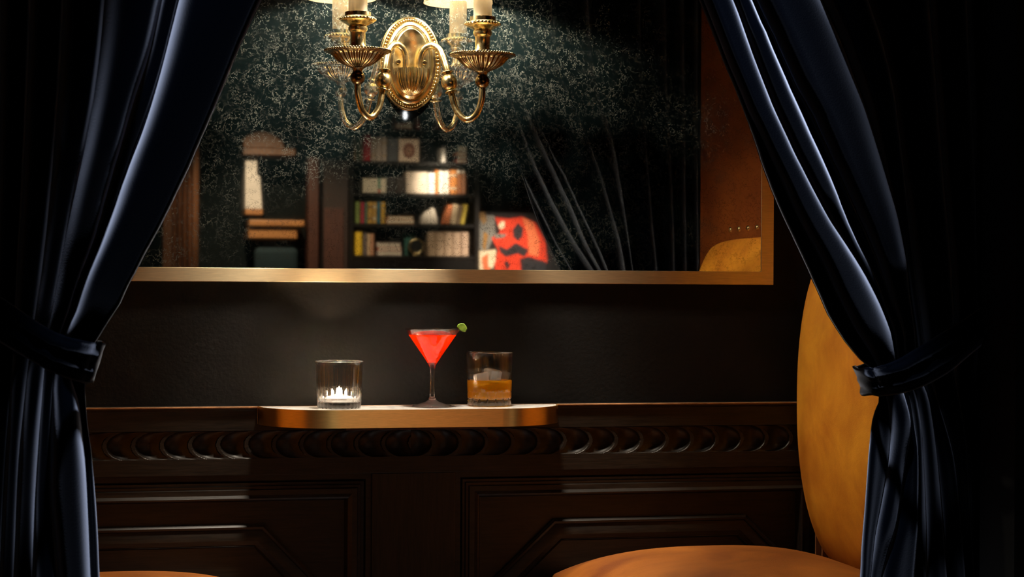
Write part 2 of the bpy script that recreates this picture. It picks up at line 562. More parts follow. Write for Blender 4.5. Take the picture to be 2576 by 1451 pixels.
M['lit_worn_edge'] = wood('lit_worn_wood_edge', (0.16, 0.075, 0.030), (0.38, 0.18, 0.075), (6, 30, 30), 0.4)  # added strip's paler colour holds the light caught on the rail's worn edge
struct(MB().box(XL, XR, -0.0290, -0.0240, ZT - 0.0030, ZT + 0.0003).build('trim_13', M['lit_worn_edge'], smooth=False, bevel=0.0012))

# carved gouge frieze (lunettes running outwards from the middle)
def frieze():
    mb = MB()
    R = (zf0 - zf1) / 2
    zc0 = (zf0 + zf1) / 2
    sp = 0.0485
    rx = 0.034
    nx = int((XR - XL) / 0.0013); nz = 52
    rows = []
    offr = at(1474, 1100, 0).x - rx
    offl = at(268, 1110, 0).x + rx
    def depth(x, z):
        w_ = (z - zc0) / R
        if abs(w_) > 1: return 0
        if x > 0.545:
            base, xx = offr, x
        else:
            base, xx = 2 * 0.545 - offl, 2 * 0.545 - x
        k0 = math.floor((xx - base) / sp) - 2
        for k in range(k0, k0 + 6):
            c = base + k * sp
            u = (xx - c) / rx
            rho = math.hypot(max(0.0, u), w_)
            if u > -1.0 and rho < 1.0:
                return 0.0165 * sm((u + 0.85) / 1.3) * math.sqrt(1 - rho * rho)
            if u > 0 and math.hypot((xx - c) / (rx + 0.0075), w_ / 1.12) < 1.0:
                return 0.0006
        return 0
    for j in range(nz + 1):
        z = zf0 + (zf1 - zf0) * j / nz
        rows.append([(XL + (XR - XL) * i / nx, -0.0225 + depth(XL + (XR - XL) * i / nx, z), z) for i in range(nx + 1)])
    mb.grid(rows, flip=True)
    return mb
struct(frieze().build('trim_3', M['dark_wood'], angle=50, recalc=False))
# lower board of the frieze
pl = [(0.0, zf1 + 0.0005), (0.0225, zf1 + 0.0005), (0.0225, zc + 0.001), (0.0215, zc), (0.0, zc)]
struct(extrude_x(MB(), pl, XL, XR).build('trim_4', M['dark_wood'], angle=25))

# middle stile between the two panels
xs0, xs1 = at(932, 1190, 0).x, at(1141, 1190, 0).x
struct(MB().box(xs0, xs1, -0.019, 0, 0.08, zc).build('trim_5', M['dark_wood_v'], smooth=False, bevel=0.0015))

def sweep(poly, prof, closed=True):       # moulding swept round a polygon in XZ (ccw), profile (inward offset, height)
    mb = MB(); n = len(poly)
    offs = []
    for i in range(n):
        p = Vector(poly[i]); a = Vector(poly[i - 1]); c = Vector(poly[(i + 1) % n])
        d1 = (p - a).normalized(); d2 = (c - p).normalized()
        n1 = Vector((-d1.y, d1.x)); n2 = Vector((-d2.y, d2.x))
        mi = (n1 + n2).normalized()
        offs.append(mi / max(0.2, mi.dot(n1)))
    vs = []; fs = []
    q = len(prof)
    for i in range(n):
        for (wd, h) in prof:
            p = Vector(poly[i]) + offs[i] * wd
            vs.append((p.x, -h, p.y))
    for i in range(n):
        j = (i + 1) % n
        for k in range(q - 1):
            fs.append((i * q + k, j * q + k, j * q + k + 1, i * q + k + 1))
    return mb.add(vs, fs)
zt = zc - 0.0005
zy = lambda py: z_(1900, py)
fr = [(0.0, 0.0), (0.0, 0.012), (0.010, 0.0125), (zt - zy(1192), 0.009), (zt - zy(1193.5), 0.0135), (zt - zy(1200), 0.0125), (zt - zy(1201.5), 0.0165),
      (zt - zy(1208), 0.0155), (zt - zy(1210), 0.019), (zt - zy(1222), 0.0195), (zt - zy(1229), 0.0225), (zt - zy(1233), 0.021), (zt - zy(1240), 0.002), (zt - zy(1240), 0.0)]
fr = fr[:-1]
zb = 0.10
struct(sweep([(XL, zb), (xs0, zb), (xs0, zt), (XL, zt)], fr).build('trim_6', M['dark_wood'], angle=20))
struct(sweep([(xs1, zb), (XR, zb), (XR, zt), (xs1, zt)], fr).build('trim_7', M['dark_wood'], angle=20))
# recessed panels
struct(MB().box(XL, xs0, -0.004, 0, zb, zt).build('trim_8', M['dark_wood'], smooth=False))
struct(MB().box(xs1, XR, -0.004, 0, zb, zt).build('trim_9', M['dark_wood'], smooth=False))
# canted bolection frames inside the panels
bo = [(0.0, 0.003), (0.0, 0.011), (0.004, 0.0145), (0.008, 0.0135), (0.010, 0.0105), (0.020, 0.014), (0.028, 0.0145), (0.036, 0.0115), (0.0375, 0.0125), (0.040, 0.010), (0.0405, 0.004)]
ya = -0.01
a1 = at(1392, 1303, ya); a2 = at(1876, 1296, ya); a3 = at(1968, 1391, ya); a0 = at(1250, 1443, ya)
zt2 = (a1.z + a2.z) / 2
zm = 0.33
dx2 = (zt2 - zm) * (a3.x - a2.x) / (a2.z - a3.z)
dx1 = (zt2 - zm) * (a1.x - a0.x) / (a1.z - a0.z)
octr = [(a1.x, 2 * zm - zt2), (a2.x, 2 * zm - zt2), (a2.x + dx2, zm), (a2.x, zt2), (a1.x, zt2), (a1.x - dx1, zm)]
struct(sweep(octr, bo).build('trim_10', M['dark_wood'], angle=20))
b1 = at(664, 1319, ya); b2 = at(792, 1451, ya)
zt3 = (b1.z + at(250, 1327, ya).z) / 2
dxl = (zt3 - zm) * (b2.x - b1.x) / (b1.z - b2.z)
xl1 = 2 * 0.545 - a2.x
octl = [(xl1, 2 * zm - zt3), (b1.x, 2 * zm - zt3), (b1.x + dxl, zm), (b1.x, zt3), (xl1, zt3), (xl1 - dx2, zm)]
struct(sweep(octl, bo).build('trim_11', M['dark_wood'], angle=20))
struct(MB().box(XR - 0.006, XR, -0.010, 0, 0.08, ZT - 0.05).build('trim_12', M['flute_wood'], smooth=False))
struct(MB().box(XL, XR, -0.022, 0, 0, 0.10).build('baseboard_back', M['dark_wood'], smooth=False, bevel=0.003))

# ------------------------------------------------------------------ wall mirror
mxr = at(1949, 600, -0.016).x
mzb = at(1028, 711, -0.016).z
fw = 0.0245
mxl = 2 * 0.545 - mxr
mzt = 1.95
wm = thing('wall_mirror', (0.545, -0.005, mzb), 'large antiqued wall mirror in a brushed brass frame above the dark rail', 'mirror')
def frame_mb():
    mb = MB()
    o = [(mxl, mzb), (mxr, mzb), (mxr, mzt), (mxl, mzt)]
    i = [(mxl + fw, mzb + fw), (mxr - fw, mzb + fw), (mxr - fw, mzt - fw), (mxl + fw, mzt - fw)]
    def ringpts(p, y): return [(x - 0.545, y + 0.005, z - mzb) for x, z in p]
    vs = ringpts(o, -0.001) + ringpts(o, -0.011) + ringpts(i, -0.011) + ringpts(i, -0.001)
    fs = []
    for k in range(3):
        for a in range(4):
            c = (a + 1) % 4
            fs.append((k * 4 + a, k * 4 + c, (k + 1) * 4 + c, (k + 1) * 4 + a))
    mb.add(vs, fs)
    return mb
frame_mb().build('frame', M['frame_brass'], wm, smooth=False, bevel=0.0008)
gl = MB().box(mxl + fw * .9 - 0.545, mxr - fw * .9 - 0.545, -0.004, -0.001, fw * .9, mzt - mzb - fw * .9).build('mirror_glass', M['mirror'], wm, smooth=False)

# ------------------------------------------------------------------ wall sconce
SX, SZ = 0.541, 1.352
YM = -0.0095
sco = thing('wall_sconce', (SX, YM, SZ), 'two-armed polished brass wall sconce with shaded candle lamps mounted on the mirror', 'wall lamp')
# backplate (elliptical dome); local: x right, y towards the wall, so outwards is -y
def ell(prof, seg=96, ax=0.0565, az=0.0838):
    vs = []; fs = []
    n = len(prof)
    for (k, out) in prof:
        for i in range(seg):
            a = 2 * PI * i / seg
            vs.append(((ax - k) * math.cos(a), -out, (az - k) * math.sin(a)))
    for k in range(n - 1):
        for i in range(seg):
            j = (i + 1) % seg
            fs.append((k * seg + i, k * seg + j, (k + 1) * seg + j, (k + 1) * seg + i))
    fs.append(tuple((n - 1) * seg + i for i in range(seg)))
    fs.append(tuple(range(seg)))
    return MB().add(vs, fs)
bpl = ell([(0, 0), (0, 0.005), (0.0015, 0.0075), (0.0035, 0.0080), (0.0045, 0.0065), (0.0085, 0.0065), (0.0095, 0.0085), (0.012, 0.0115), (0.0165, 0.0130), (0.0175, 0.0115), (0.020, 0.0130), (0.0225, 0.0175), (0.0245, 0.0185), (0.0255, 0.0180)]).build('backplate', M['brass'], sco, angle=35)
bb = MB()
nb = 72
for i in range(nb):
    a = 2 * PI * i / nb
    bb.ball((0.0500 * math.cos(a), -0.0078, 0.0773 * math.sin(a)), 0.0023, 10, 1, 6)
bb.build('bead_border', M['brass'], bpl)
for sx in (-1, 1):
    s_ = MB().lathe([(0.0001, 0.0), (0.0042, 0.0), (0.0042, 0.0025), (0.0034, 0.0034), (0.0001, 0.0036)], 16)
    s_.v = [(sx * 0.0235 + x, -0.0175 - z, 0.000 + y) for x, y, z in s_.v]
    s_.build('screw', M['brass_shaded'], bpl)
# fluted half urn
fb = MB()
rows = []
for k in range(15):
    t = k / 14
    zz = -0.012 - 0.047 * t
    rr = 0.0330 * math.sqrt(max(0.0, 1 - (t * 0.985) ** 2.2))
    row = []
    for i in range(73):
        a = PI * i / 72
        fl = 1 + 0.055 * math.cos(2 * 17 * a / 1.0) * 1.0
        row.append((-rr * math.cos(a) * (1 + 0.5 * (fl - 1)), -0.018 - rr * 0.85 * math.sin(a) * fl, zz))
    rows.append(row)
fb.grid(rows)
fb.add([(x, y, z) for x, y, z in rows[0]], [tuple(range(73))])
fb.build('fluted_bowl', M['brass'], sco, angle=60)

def spline(pts, n=10):
    P = [Vector(p) for p in pts]; out = []
    for i in range(len(P) - 1):
        a = P[max(0, i - 1)]; b0 = P[i]; b1 = P[i + 1]; c = P[min(len(P) - 1, i + 2)]
        for k in range(n):
            t = k / n
            out.append(0.5 * ((2 * b0) + (b1 - a) * t + (2 * a - 5 * b0 + 4 * b1 - c) * t * t + (3 * b0 - a - 3 * b1 + c) * t ** 3))
    out.append(P[-1])
    return out
CO = 0.1135                 # candle axis, out from the plate's back
CXo = 0.1095
arm_pts = [(0.0125, -0.030, -0.016), (0.0125, -0.0325, 0.004), (0.018, -0.037, 0.021), (0.0315, -0.043, 0.0285), (0.0445, -0.052, 0.0195), (0.051, -0.061, 0.000),
           (0.0555, -0.069, -0.020), (0.0585, -0.073, -0.040), (0.0625, -0.079, -0.065), (0.0700, -0.088, -0.092), (0.0850, -0.100, -0.1075), (0.1000, -0.109, -0.098), (0.1085, -CO, -0.073), (CXo, -CO, -0.052)]
def on_axis(prof, seg, rmod=None):
    return MB().lathe(prof, seg, (0, 0, 0), rmod)
for sx in (-1, 1):
    pts = [(sx * x, y, z) for x, y, z in arm_pts]
    arm = MB().tube(spline(pts, 8), 0.0058, 18).build('arm', M['brass'], sco, angle=60)
    # knop with collars, set along the arm
    p = Vector(pts[7]); d = (Vector(pts[8]) - Vector(pts[6])).normalized()
    kn = MB().lathe([(0.006, -0.0195), (0.0105, -0.0195), (0.0112, -0.0182), (0.0105, -0.0170), (0.0070, -0.0165), (0.0070, -0.014), (0.0110, -0.0110), (0.0142, -0.005), (0.0148, 0.0), (0.0142, 0.005), (0.0110, 0.0110),
                     (0.0070, 0.014), (0.0070, 0.0165), (0.0105, 0.0170), (0.0112, 0.0182), (0.0105, 0.0195), (0.006, 0.0195)], 32)
    q = Vector((0, 0, 1)).rotation_difference(d)
    kn.v = [tuple(p + q @ Vector(v_)) for v_ in kn.v]
    kn.build('knop', M['brass'], arm, angle=35)
    bx_, by_ = sx * CXo, -CO
    def place(mb, zoff):
        mb.v = [(x + bx_, y + by_, z + zoff) for x, y, z in mb.v]
        return mb
    place(MB().ball((0, 0, -0.041), 0.0128, 24), 0.0).build('ball_finial', M['brass_shaded'], arm)
    zr = 0.005
    nfl = 28
    def fl(a, k): return 1 + (0.045 * math.cos(nfl * a) if 3 <= k <= 8 else 0)
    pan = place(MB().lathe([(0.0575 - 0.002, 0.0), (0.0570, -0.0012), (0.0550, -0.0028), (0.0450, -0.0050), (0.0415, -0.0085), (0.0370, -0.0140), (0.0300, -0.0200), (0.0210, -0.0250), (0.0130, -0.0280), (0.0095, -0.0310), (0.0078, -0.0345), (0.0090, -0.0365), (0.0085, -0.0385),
                            ][::-1] + [(0.0540, 0.0002), (0.0440, -0.0025), (0.0300, -0.0030), (0.014, -0.0010), (0.008, 0.0)], 168, (0, 0, 0), lambda a, k: (1 + 0.045 * math.cos(nfl * a)) if 4 <= k <= 9 else 1), zr).build('drip_pan', M['brass_shaded'], sco, angle=50)
    be = MB()
    for i in range(72):
        a = 2 * PI * i / 72
        be.ball((0.0560 * math.cos(a), 0.0560 * math.sin(a), 0.0), 0.0021, 8, 1, 6)
    place(be, zr).build('beaded_rim', M['brass_shaded'], pan)
    cup = place(MB().lathe([(0.010, -0.002), (0.0130, 0.002), (0.0165, 0.0035), (0.0172, 0.0055), (0.0165, 0.0075), (0.0140, 0.009), (0.0130, 0.012), (0.0130, 0.031), (0.0140, 0.0325), (0.0150, 0.0335), (0.0155, 0.0345), (0.0165, 0.037),
                            (0.0165, 0.0405), (0.0150, 0.0425), (0.0175, 0.0440), (0.0240, 0.0480), (0.0285, 0.0500), (0.0303, 0.0525), (0.0300, 0.0560), (0.0285, 0.0580), (0.0226, 0.0582), (0.0226, 0.0660), (0.0160, 0.0660), (0.0160, 0.060)], 64), zr).build('candle_cup', M['brass'], sco, angle=35)
    be = MB()
    for i in range(30):
        a = 2 * PI * i / 30
        be.ball((0.0300 * math.cos(a), 0.0300 * math.sin(a), 0.0540), 0.0022, 10, 1, 6)
    place(be, zr).build('bead_ring', M['brass'], cup)
    place(MB().lathe([(0.0162, 0.0605), (0.0162, 0.126), (0.0150, 0.128), (0.004, 0.128)], 40), zr).build('candle_sleeve', M['ivory'], sco)
    bulb = place(MB().lathe([(0.006, 0.128), (0.0095, 0.134), (0.0115, 0.146), (0.0095, 0.164), (0.005, 0.182), (0.0008, 0.194)], 24), zr).build('light_bulb', M['bulb'], sco)
    shd = place(MB().lathe([(0.0650, 0.124), (0.0420, 0.225), (0.0405, 0.225), (0.0635, 0.124)], 64, close=True), zr).build('lamp_shade', M['shade'], sco)
    carr = MB()
    for i in range(3):
        a = 2 * PI * i / 3 + 0.4
        carr.tube([(0.0055 * math.cos(a), 0.0055 * math.sin(a), 0.1805), (0.0500 * math.cos(a), 0.0500 * math.sin(a), 0.1855)], 0.0009, 6)
    place(carr, zr).build('shade_carrier', M['brass'], shd)
    point('bulb_light', (SX + bx_, YM + by_, SZ + zr + 0.149), 60, (1.0, 0.83, 0.62), 0.0135)

# ------------------------------------------------------------------ wall table
TX = 0.541
thw, tdp, tr = 0.270, 0.152, 0.130
tz0 = ZT + 0.0005
tb = thing('wall_table', (TX, -0.028, tz0 - 0.031), 'small wall-hung table with white marble top and brushed brass edge', 'table')
def dshape(off, n=22):
    pts = [(-thw + off, 0.028 - 0.0285)]
    for i in range(n + 1):
        a = PI + (PI / 2) * i / n
        pts.append((-thw + tr + (tr - off) * math.cos(a), -(tdp - 0.028) + tr + (tr - off) * math.sin(a)))
    for i in range(n + 1):
        a = 1.5 * PI + (PI / 2) * i / n
        pts.append((thw - tr + (tr - off) * math.cos(a), -(tdp - 0.028) + tr + (tr - off) * math.sin(a)))
    pts.append((thw - off, -0.0005))
    return pts
def slab(pts, z0, z1):
    n = len(pts)
    vs = [(x, y, z0) for x, y in pts] + [(x, y, z1) for x, y in pts]
    fs = [tuple(range(n - 1, -1, -1)), tuple(range(n, 2 * n))] + [(i, (i + 1) % n, (i + 1) % n + n, i + n) for i in range(n)]
    return MB().add(vs, fs)
slab(dshape(0.003), 0.004, 0.0305).build('marble_top', M['marble'], tb, angle=30)
po, pi_ = dshape(0.0), dshape(0.0031)
eb = MB()
n_ = len(po)
vs = [(x, y, 0.0) for x, y in po] + [(x, y, 0.031) for x, y in po] + [(x, y, 0.031) for x, y in pi_] + [(x, y, 0.0) for x, y in pi_]
fs = []
for k in range(4):
    k2 = (k + 1) % 4
    for i in range(n_ - 1):
        fs.append((k * n_ + i, k * n_ + i + 1, k2 * n_ + i + 1, k2 * n_ + i))
fs += [(0, n_, 2 * n_, 3 * n_), (n_ - 1, 4 * n_ - 1, 3 * n_ - 1, 2 * n_ - 1)]
eb.add(vs, fs)
eb.build('brass_edge', M['edge_brass'], tb, angle=30)
MB().box(-0.125, 0.125, -0.085, 0.0, -0.0065, 0.0035).build('mounting_plate', M['red_wood'], tb, smooth=False, bevel=0.001)

# ------------------------------------------------------------------ glasses on the table
TZ = tz0
# candle tumbler
p = at(853, 1020, -0.098); gx, gy = p.x, -0.098
NF = 26
def flute(lo, hi, amp):
    def f(a, k):
        return 1 + (amp * (abs(math.cos(NF * a / 2)) - 0.6) if lo <= k <= hi else 0)
    return f
outer = [(0.0345, 0.0), (0.0362, 0.0006), (0.0372, 0.004), (0.0378, 0.012), (0.0385, 0.030), (0.0394, 0.055), (0.0402, 0.070), (0.0408, 0.0762), (0.0416, 0.0790), (0.0418, 0.0806)]
inner = [(0.0408, 0.0818), (0.0398, 0.0800), (0.0388, 0.0740), (0.0376, 0.050), (0.0362, 0.022), (0.0345, 0.0125), (0.026, 0.0105), (0.006, 0.0100)]
vt = MB().lathe(outer + inner, 208, (0, 0, 0), flute(1, 6, 0.045)).build('candle_tumbler', M['glass'], None, angle=60)
vt.location = (gx, gy, TZ)
tag(vt, 'clear ribbed glass tumbler holding the lit candle, leftmost glass on the table', 'glass')
tl = thing('tealight', (gx, gy, TZ + 0.0106), 'lit white tealight candle inside the ribbed tumbler', 'candle')
MB().lathe([(0.0255, 0.0), (0.0262, 0.0004), (0.0268, 0.0075), (0.0262, 0.0075), (0.0256, 0.0006)], 48, cap=(True, False)).build('metal_cup', M['tin'], tl, angle=30)
MB().lathe([(0.0252, 0.0008), (0.0256, 0.0068), (0.012, 0.0064), (0.002, 0.0060)], 40).build('wax', M['wax'], tl, angle=30)
MB().tube([(0, 0, 0.0045), (0.0004, 0, 0.0085), (0.0010, 0, 0.0105)], 0.0006, 8).build('wick', M['wick'], tl)
MB().lathe([(0.0005, 0.0085), (0.0038, 0.0108), (0.0056, 0.0140), (0.0046, 0.0180), (0.0020, 0.0220), (0.0002, 0.0250)], 20).build('flame', M['flame'], tl)
point('flame_light', (gx, gy, TZ + 0.0106 + 0.0160), 1.5, (1.0, 0.72, 0.46), 0.007)

# martini glass
gx, gy = at(1087, 1018, -0.082).x, -0.082
mo = [(0.0340, 0.0), (0.0350, 0.0006), (0.0352, 0.0014), (0.0335, 0.0026), (0.0200, 0.0062), (0.0110, 0.0092), (0.0070, 0.0125), (0.0049, 0.0175), (0.0041, 0.024), (0.0036, 0.036), (0.0038, 0.052), (0.0046, 0.065), (0.0062, 0.0725), (0.0095, 0.0785), (0.0135, 0.0845), (0.0250, 0.1012), (0.0400, 0.1230), (0.0488, 0.1362)]
mi_ = [(0.0486, 0.1370), (0.0478, 0.1365), (0.0390, 0.1235), (0.0240, 0.1016), (0.0125, 0.0850), (0.0085, 0.0812), (0.0030, 0.0800)]
mg = MB().lathe(mo + mi_, 96).build('martini_glass', M['glass'], None, angle=70)
mg.location = (gx, gy, TZ)
tag(mg, 'stemmed martini glass filled with a red cocktail, middle of the table', 'glass')
li = [(0.0032, 0.0799), (0.0088, 0.0811), (0.0128, 0.0849), (0.0243, 0.1015), (0.0394, 0.1235), (0.0414, 0.1266), (0.0408, 0.1264), (0.030, 0.1262), (0.002, 0.1262)]
co = MB().lathe(li, 96).build('red_cocktail', M['cocktail'], None, angle=50)
co.location = (gx, gy, TZ)
tag(co, 'bright red cocktail inside the martini glass', 'drink')
# lime chunk on the rim
lz = thing('lime_garnish', (gx + 0.0520, gy - 0.004, TZ + 0.1385), 'small green lime wedge perched on the martini glass rim', 'garnish')
lm = MB()
poly = [(-0.0092, 0.0012), (-0.0074, 0.0062), (-0.0020, 0.0086), (0.0036, 0.0080), (0.0076, 0.0030), (0.0092, -0.0016), (0.0062, -0.0072), (0.0006, -0.0066), (-0.0040, -0.0040)]
lm.prism(poly, -0.0038, 0.0022)
lm.build('peel', M['lime'], lz, bevel=0.0014, seg=3)
lf = MB().prism([(x * 0.86, z * 0.86) for x, z in poly], 0.0022, 0.0036)
lf.build('flesh', M['lime_flesh'], lz, bevel=0.0006)
lz.rotation_euler = (0, 0, math.radians(-8))

# whisky tumbler
gx, gy = at(1231, 1018, -0.070).x, -0.070
ro = [(0.0340, 0.0), (0.0365, 0.0008), (0.0385, 0.0030), (0.0388, 0.0100), (0.0376, 0.0115), (0.0376, 0.0125), (0.0390, 0.0140), (0.0391, 0.0235), (0.0386, 0.0255), (0.0392, 0.0262), (0.0396, 0.040), (0.0404, 0.070), (0.0411, 0.0930), (0.0411, 0.0945)]
ri = [(0.0403, 0.0956), (0.0395, 0.0945), (0.0388, 0.0800), (0.0378, 0.0480), (0.0366, 0.0220), (0.0340, 0.0150), (0.0250, 0.0130), (0.006, 0.0125)]
NS = 16
def facet(a, k):
    if 1 <= k <= 3 or 6 <= k <= 7:
        return 1 - 0.050 * (abs(math.cos(NS * a / 2)) ** 14)
    if 9 <= k <= 11:
        return 1 + 0.010 * (abs(math.cos(NS * a / 2)) - 0.6)
    return 1
wg = MB().lathe(ro + ri, 224, (0, 0, 0), facet).build('whisky_tumbler', M['glass'], None, angle=40)
wg.location = (gx, gy, TZ); wg.rotation_euler = (0, 0, 0.1)
tag(wg, 'cut glass tumbler of whisky with ice, rightmost glass on the table', 'glass')
wl = [(0.0065, 0.0127), (0.0252, 0.0132), (0.0342, 0.0152), (0.0368, 0.0222), (0.0379, 0.0450), (0.0376, 0.0462), (0.0360, 0.0458), (0.002, 0.0458)]
wk = MB().lathe(wl, 72).build('whisky', M['whisky'], None, angle=50)
wk.location = (gx, gy, TZ)
tag(wk, 'amber whisky in the cut glass tumbler', 'drink')
def ice(dx, dy, dz, s, rot, label):
    mb = MB()
    hx = s / 2
    mb.box(-hx, hx, -hx, hx, -hx * 0.9, hx * 0.9)
    r_ = random.Random(int(dx * 1e5))
    mb.v = [(x * (1 + r_.uniform(-.12, .1)), y * (1 + r_.uniform(-.12, .1)), z * (1 + r_.uniform(-.14, .1))) for x, y, z in mb.v]
    o = mb.build('ice_cube', M['ice'], None, bevel=0.0028, seg=4)
    o.location = (gx + dx, gy + dy, TZ + dz); o.rotation_euler = rot
    tag(o, label, 'ice cube', 'ice cubes in the whisky')
ice(0.0085, 0.010, 0.0525, 0.026, (0.12, 0.10, 0.35), 'taller ice cube standing at the middle of the whisky')
ice(-0.0155, -0.007, 0.0475, 0.025, (-0.1, -0.16, -0.25), 'lower ice cube at the left side of the whisky')

# ------------------------------------------------------------------ banquettes
def pillow(cx, cy, cz, ax, ay, az, nx=3.0, ny=4.0, nz=2.6, seg=40, rings=26):
    # superellipsoid-like cushion
    mb = MB()
    rows = []
    def sp(v, p): return math.copysign(abs(v) ** p, v)
    for k in range(rings + 1):
        ph = -PI / 2 + PI * k / rings
        row = []
        for i in range(seg + 1):
            th = 2 * PI * i / seg
            ex, ez = 2 / nx, 2 / nz
            row.append((cx + ax * sp(math.cos(ph), ez) * sp(math.cos(th), ex), cy + ay * sp(math.cos(ph), ez) * sp(math.sin(th), 2 / ny), cz + az * sp(math.sin(ph), ez)))
        rows.append(row)
    return mb.grid(rows)

def banquette(side, label):
    # built for the right-hand side (backs on to XR); side = -1 mirrors it
    X = lambda x: x if side > 0 else 2 * CX - x
    root = thing('banquette', (X(1.05), -0.36, 0.0), label, 'banquette')
    ox, oy = X(1.05), -0.36
    def fin(mb):
        mb.v = [(X(x) - ox, y - oy, z) for x, y, z in mb.v]
        return mb
    xe = 0.785 if side > 0 else 0.845
    ztop = 0.507 if side > 0 else 0.487
    fin(MB().box(xe + 0.035, XR - 0.008, -0.69, -0.030, 0.0, 0.38)).build('base', M['dark_wood'], root, smooth=False, bevel=0.004)
    # seat cushion: domed pad
    mb = MB()
    x0, x1, y0, y1 = xe, XR - 0.018, -0.705, -0.045
    zb_ = 0.383
    nX, nY = 46, 46
    top = []
    for j in range(nY + 1):
        v = -1 + 2 * j / nY
        v = math.copysign(1 - (1 - abs(v)) ** 1.5, v)
        row = []
        for i in range(nX + 1):
            u = -1 + 2 * i / nX
            u = math.copysign(1 - (1 - abs(u)) ** 1.5, u)
            f = max(0, 1 - abs(u) ** 2.6) ** 0.55 * max(0, 1 - abs(v) ** 3.2) ** 0.5
            row.append(((x0 + x1) / 2 + (x1 - x0) / 2 * u, (y0 + y1) / 2 + (y1 - y0) / 2 * v, zb_ + 0.045 * (1 if f > 0 else 0) * min(1, f * 8) + (ztop - zb_ - 0.045) * f))
        top.append(row)
    mb.grid(top)
    mb.grid([[(x, y, zb_) for x, y, z in r] for r in top], flip=True)
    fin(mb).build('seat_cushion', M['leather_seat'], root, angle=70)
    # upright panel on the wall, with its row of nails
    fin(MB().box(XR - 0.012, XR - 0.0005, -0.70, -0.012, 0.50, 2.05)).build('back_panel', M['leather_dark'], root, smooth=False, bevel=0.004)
    # lumbar cushion
    mb = MB()
    rows = []
    cz, hz = 0.752, 0.305
    cy_, hy = -0.345, 0.305
    xb = XR - 0.014
    nj, ni = 44, 44
    for j in range(nj + 1):
        v = -1 + 2 * j / nj
        v = math.copysign(1 - (1 - abs(v)) ** 1.7, v)
        row = []
        for i in range(ni + 1):
            u = -1 + 2 * i / ni
            u = math.copysign(1 - (1 - abs(u)) ** 1.7, u)
            f = max(0, 1 - abs(v) ** 2.3) ** 0.62 * max(0, 1 - abs(u) ** 4) ** 0.42
            # rounded outline
            yy = cy_ + hy * u * (1 - 0.10 * abs(v) ** 3)
            zz = cz + hz * v * (1 - 0.06 * abs(u) ** 4)
            row.append((xb - 0.086 * f, yy, zz))
        rows.append(row)
    mb.grid(rows)
    mb.grid([[(xb, y, z) for x, y, z in r] for r in rows], flip=True)
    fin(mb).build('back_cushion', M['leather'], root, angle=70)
    zn = 1.078
    for k in range(9):
        yn = -0.05 - 0.055 * k
        nn = MB().lathe([(0.0062, 0.0), (0.0060, 0.0012), (0.0045, 0.0036), (0.0020, 0.0048), (0.0002, 0.005)], 14)
        nn.v = [(XR - 0.0118 - z, yn + x, zn + y) for x, y, z in nn.v]
        fin(nn).build('nail', M['brass'], root)
    for k in range(4):
        fin(MB().box(XR - 0.022, XR - 0.0005, -0.045 - 0.032 * k, -0.040 - 0.032 * k, 0.42, 0.4995)).build('slat', M['flute_wood'], root, smooth=False)
    return root
banquette(1, 'amber leather banquette with padded back at the right end of the booth')
banquette(-1, 'amber leather banquette with only its seat edge showing at lower left')

# ------------------------------------------------------------------ curtains
def polyX(pts, Y):
    w_ = sorted([(at(px, py, Y).z, at(px, py, Y).x) for px, py in pts])
    def f(z):
        if z <= w_[0][0]:
            s_ = (w_[1][1] - w_[0][1]) / (w_[1][0] - w_[0][0])
            return w_[0][1] + s_ * 0.4 * (z - w_[0][0])
        if z >= w_[-1][0]:
            s_ = (w_[-1][1] - w_[-2][1]) / (w_[-1][0] - w_[-2][0])
            return w_[-1][1] + s_ * 0.30 * (z - w_[-1][0])
        for i in range(len(w_) - 1):
            if w_[i][0] <= z <= w_[i + 1][0]:
                t = (z - w_[i][0]) / (w_[i + 1][0] - w_[i][0])
                # Catmull-Rom through the points
                a = w_[max(0, i - 1)][1]; b0 = w_[i][1]; b1 = w_[i + 1][1]; c = w_[min(len(w_) - 1, i + 2)][1]
                return 0.5 * (2 * b0 + (b1 - a) * t + (2 * a - 5 * b0 + 4 * b1 - c) * t * t + (3 * b0 - a - 3 * b1 + c) * t ** 3)
    return f
TS = [0, .012, .03, .06, .10, .16, .24, .34, .45, .56, .66, .75, .82, .88, .925, .96, .982, .994]
def g_out(t):      # rises gently, rolls over steeply at t = 1
    a = math.sqrt(max(0, 1 - (1 - min(1, t / 0.14)) ** 2))
    if t > 0.45:
        a *= math.sqrt(max(0, 1 - ((t - 0.45) / 0.55) ** 2.4))
    return a
def g_both(t):
    return max(0, 1 - abs(2 * t - 1) ** 3.2) ** 0.6
def g_panel(t):    # a turned hem at t = 0, a flat panel, a roll over at t = 1
    a = math.sqrt(max(0, 1 - (1 - min(1, t / 0.07)) ** 2))
    if t > 0.70:
        a *= math.sqrt(max(0, 1 - ((t - 0.70) / 0.30) ** 2))
    return a
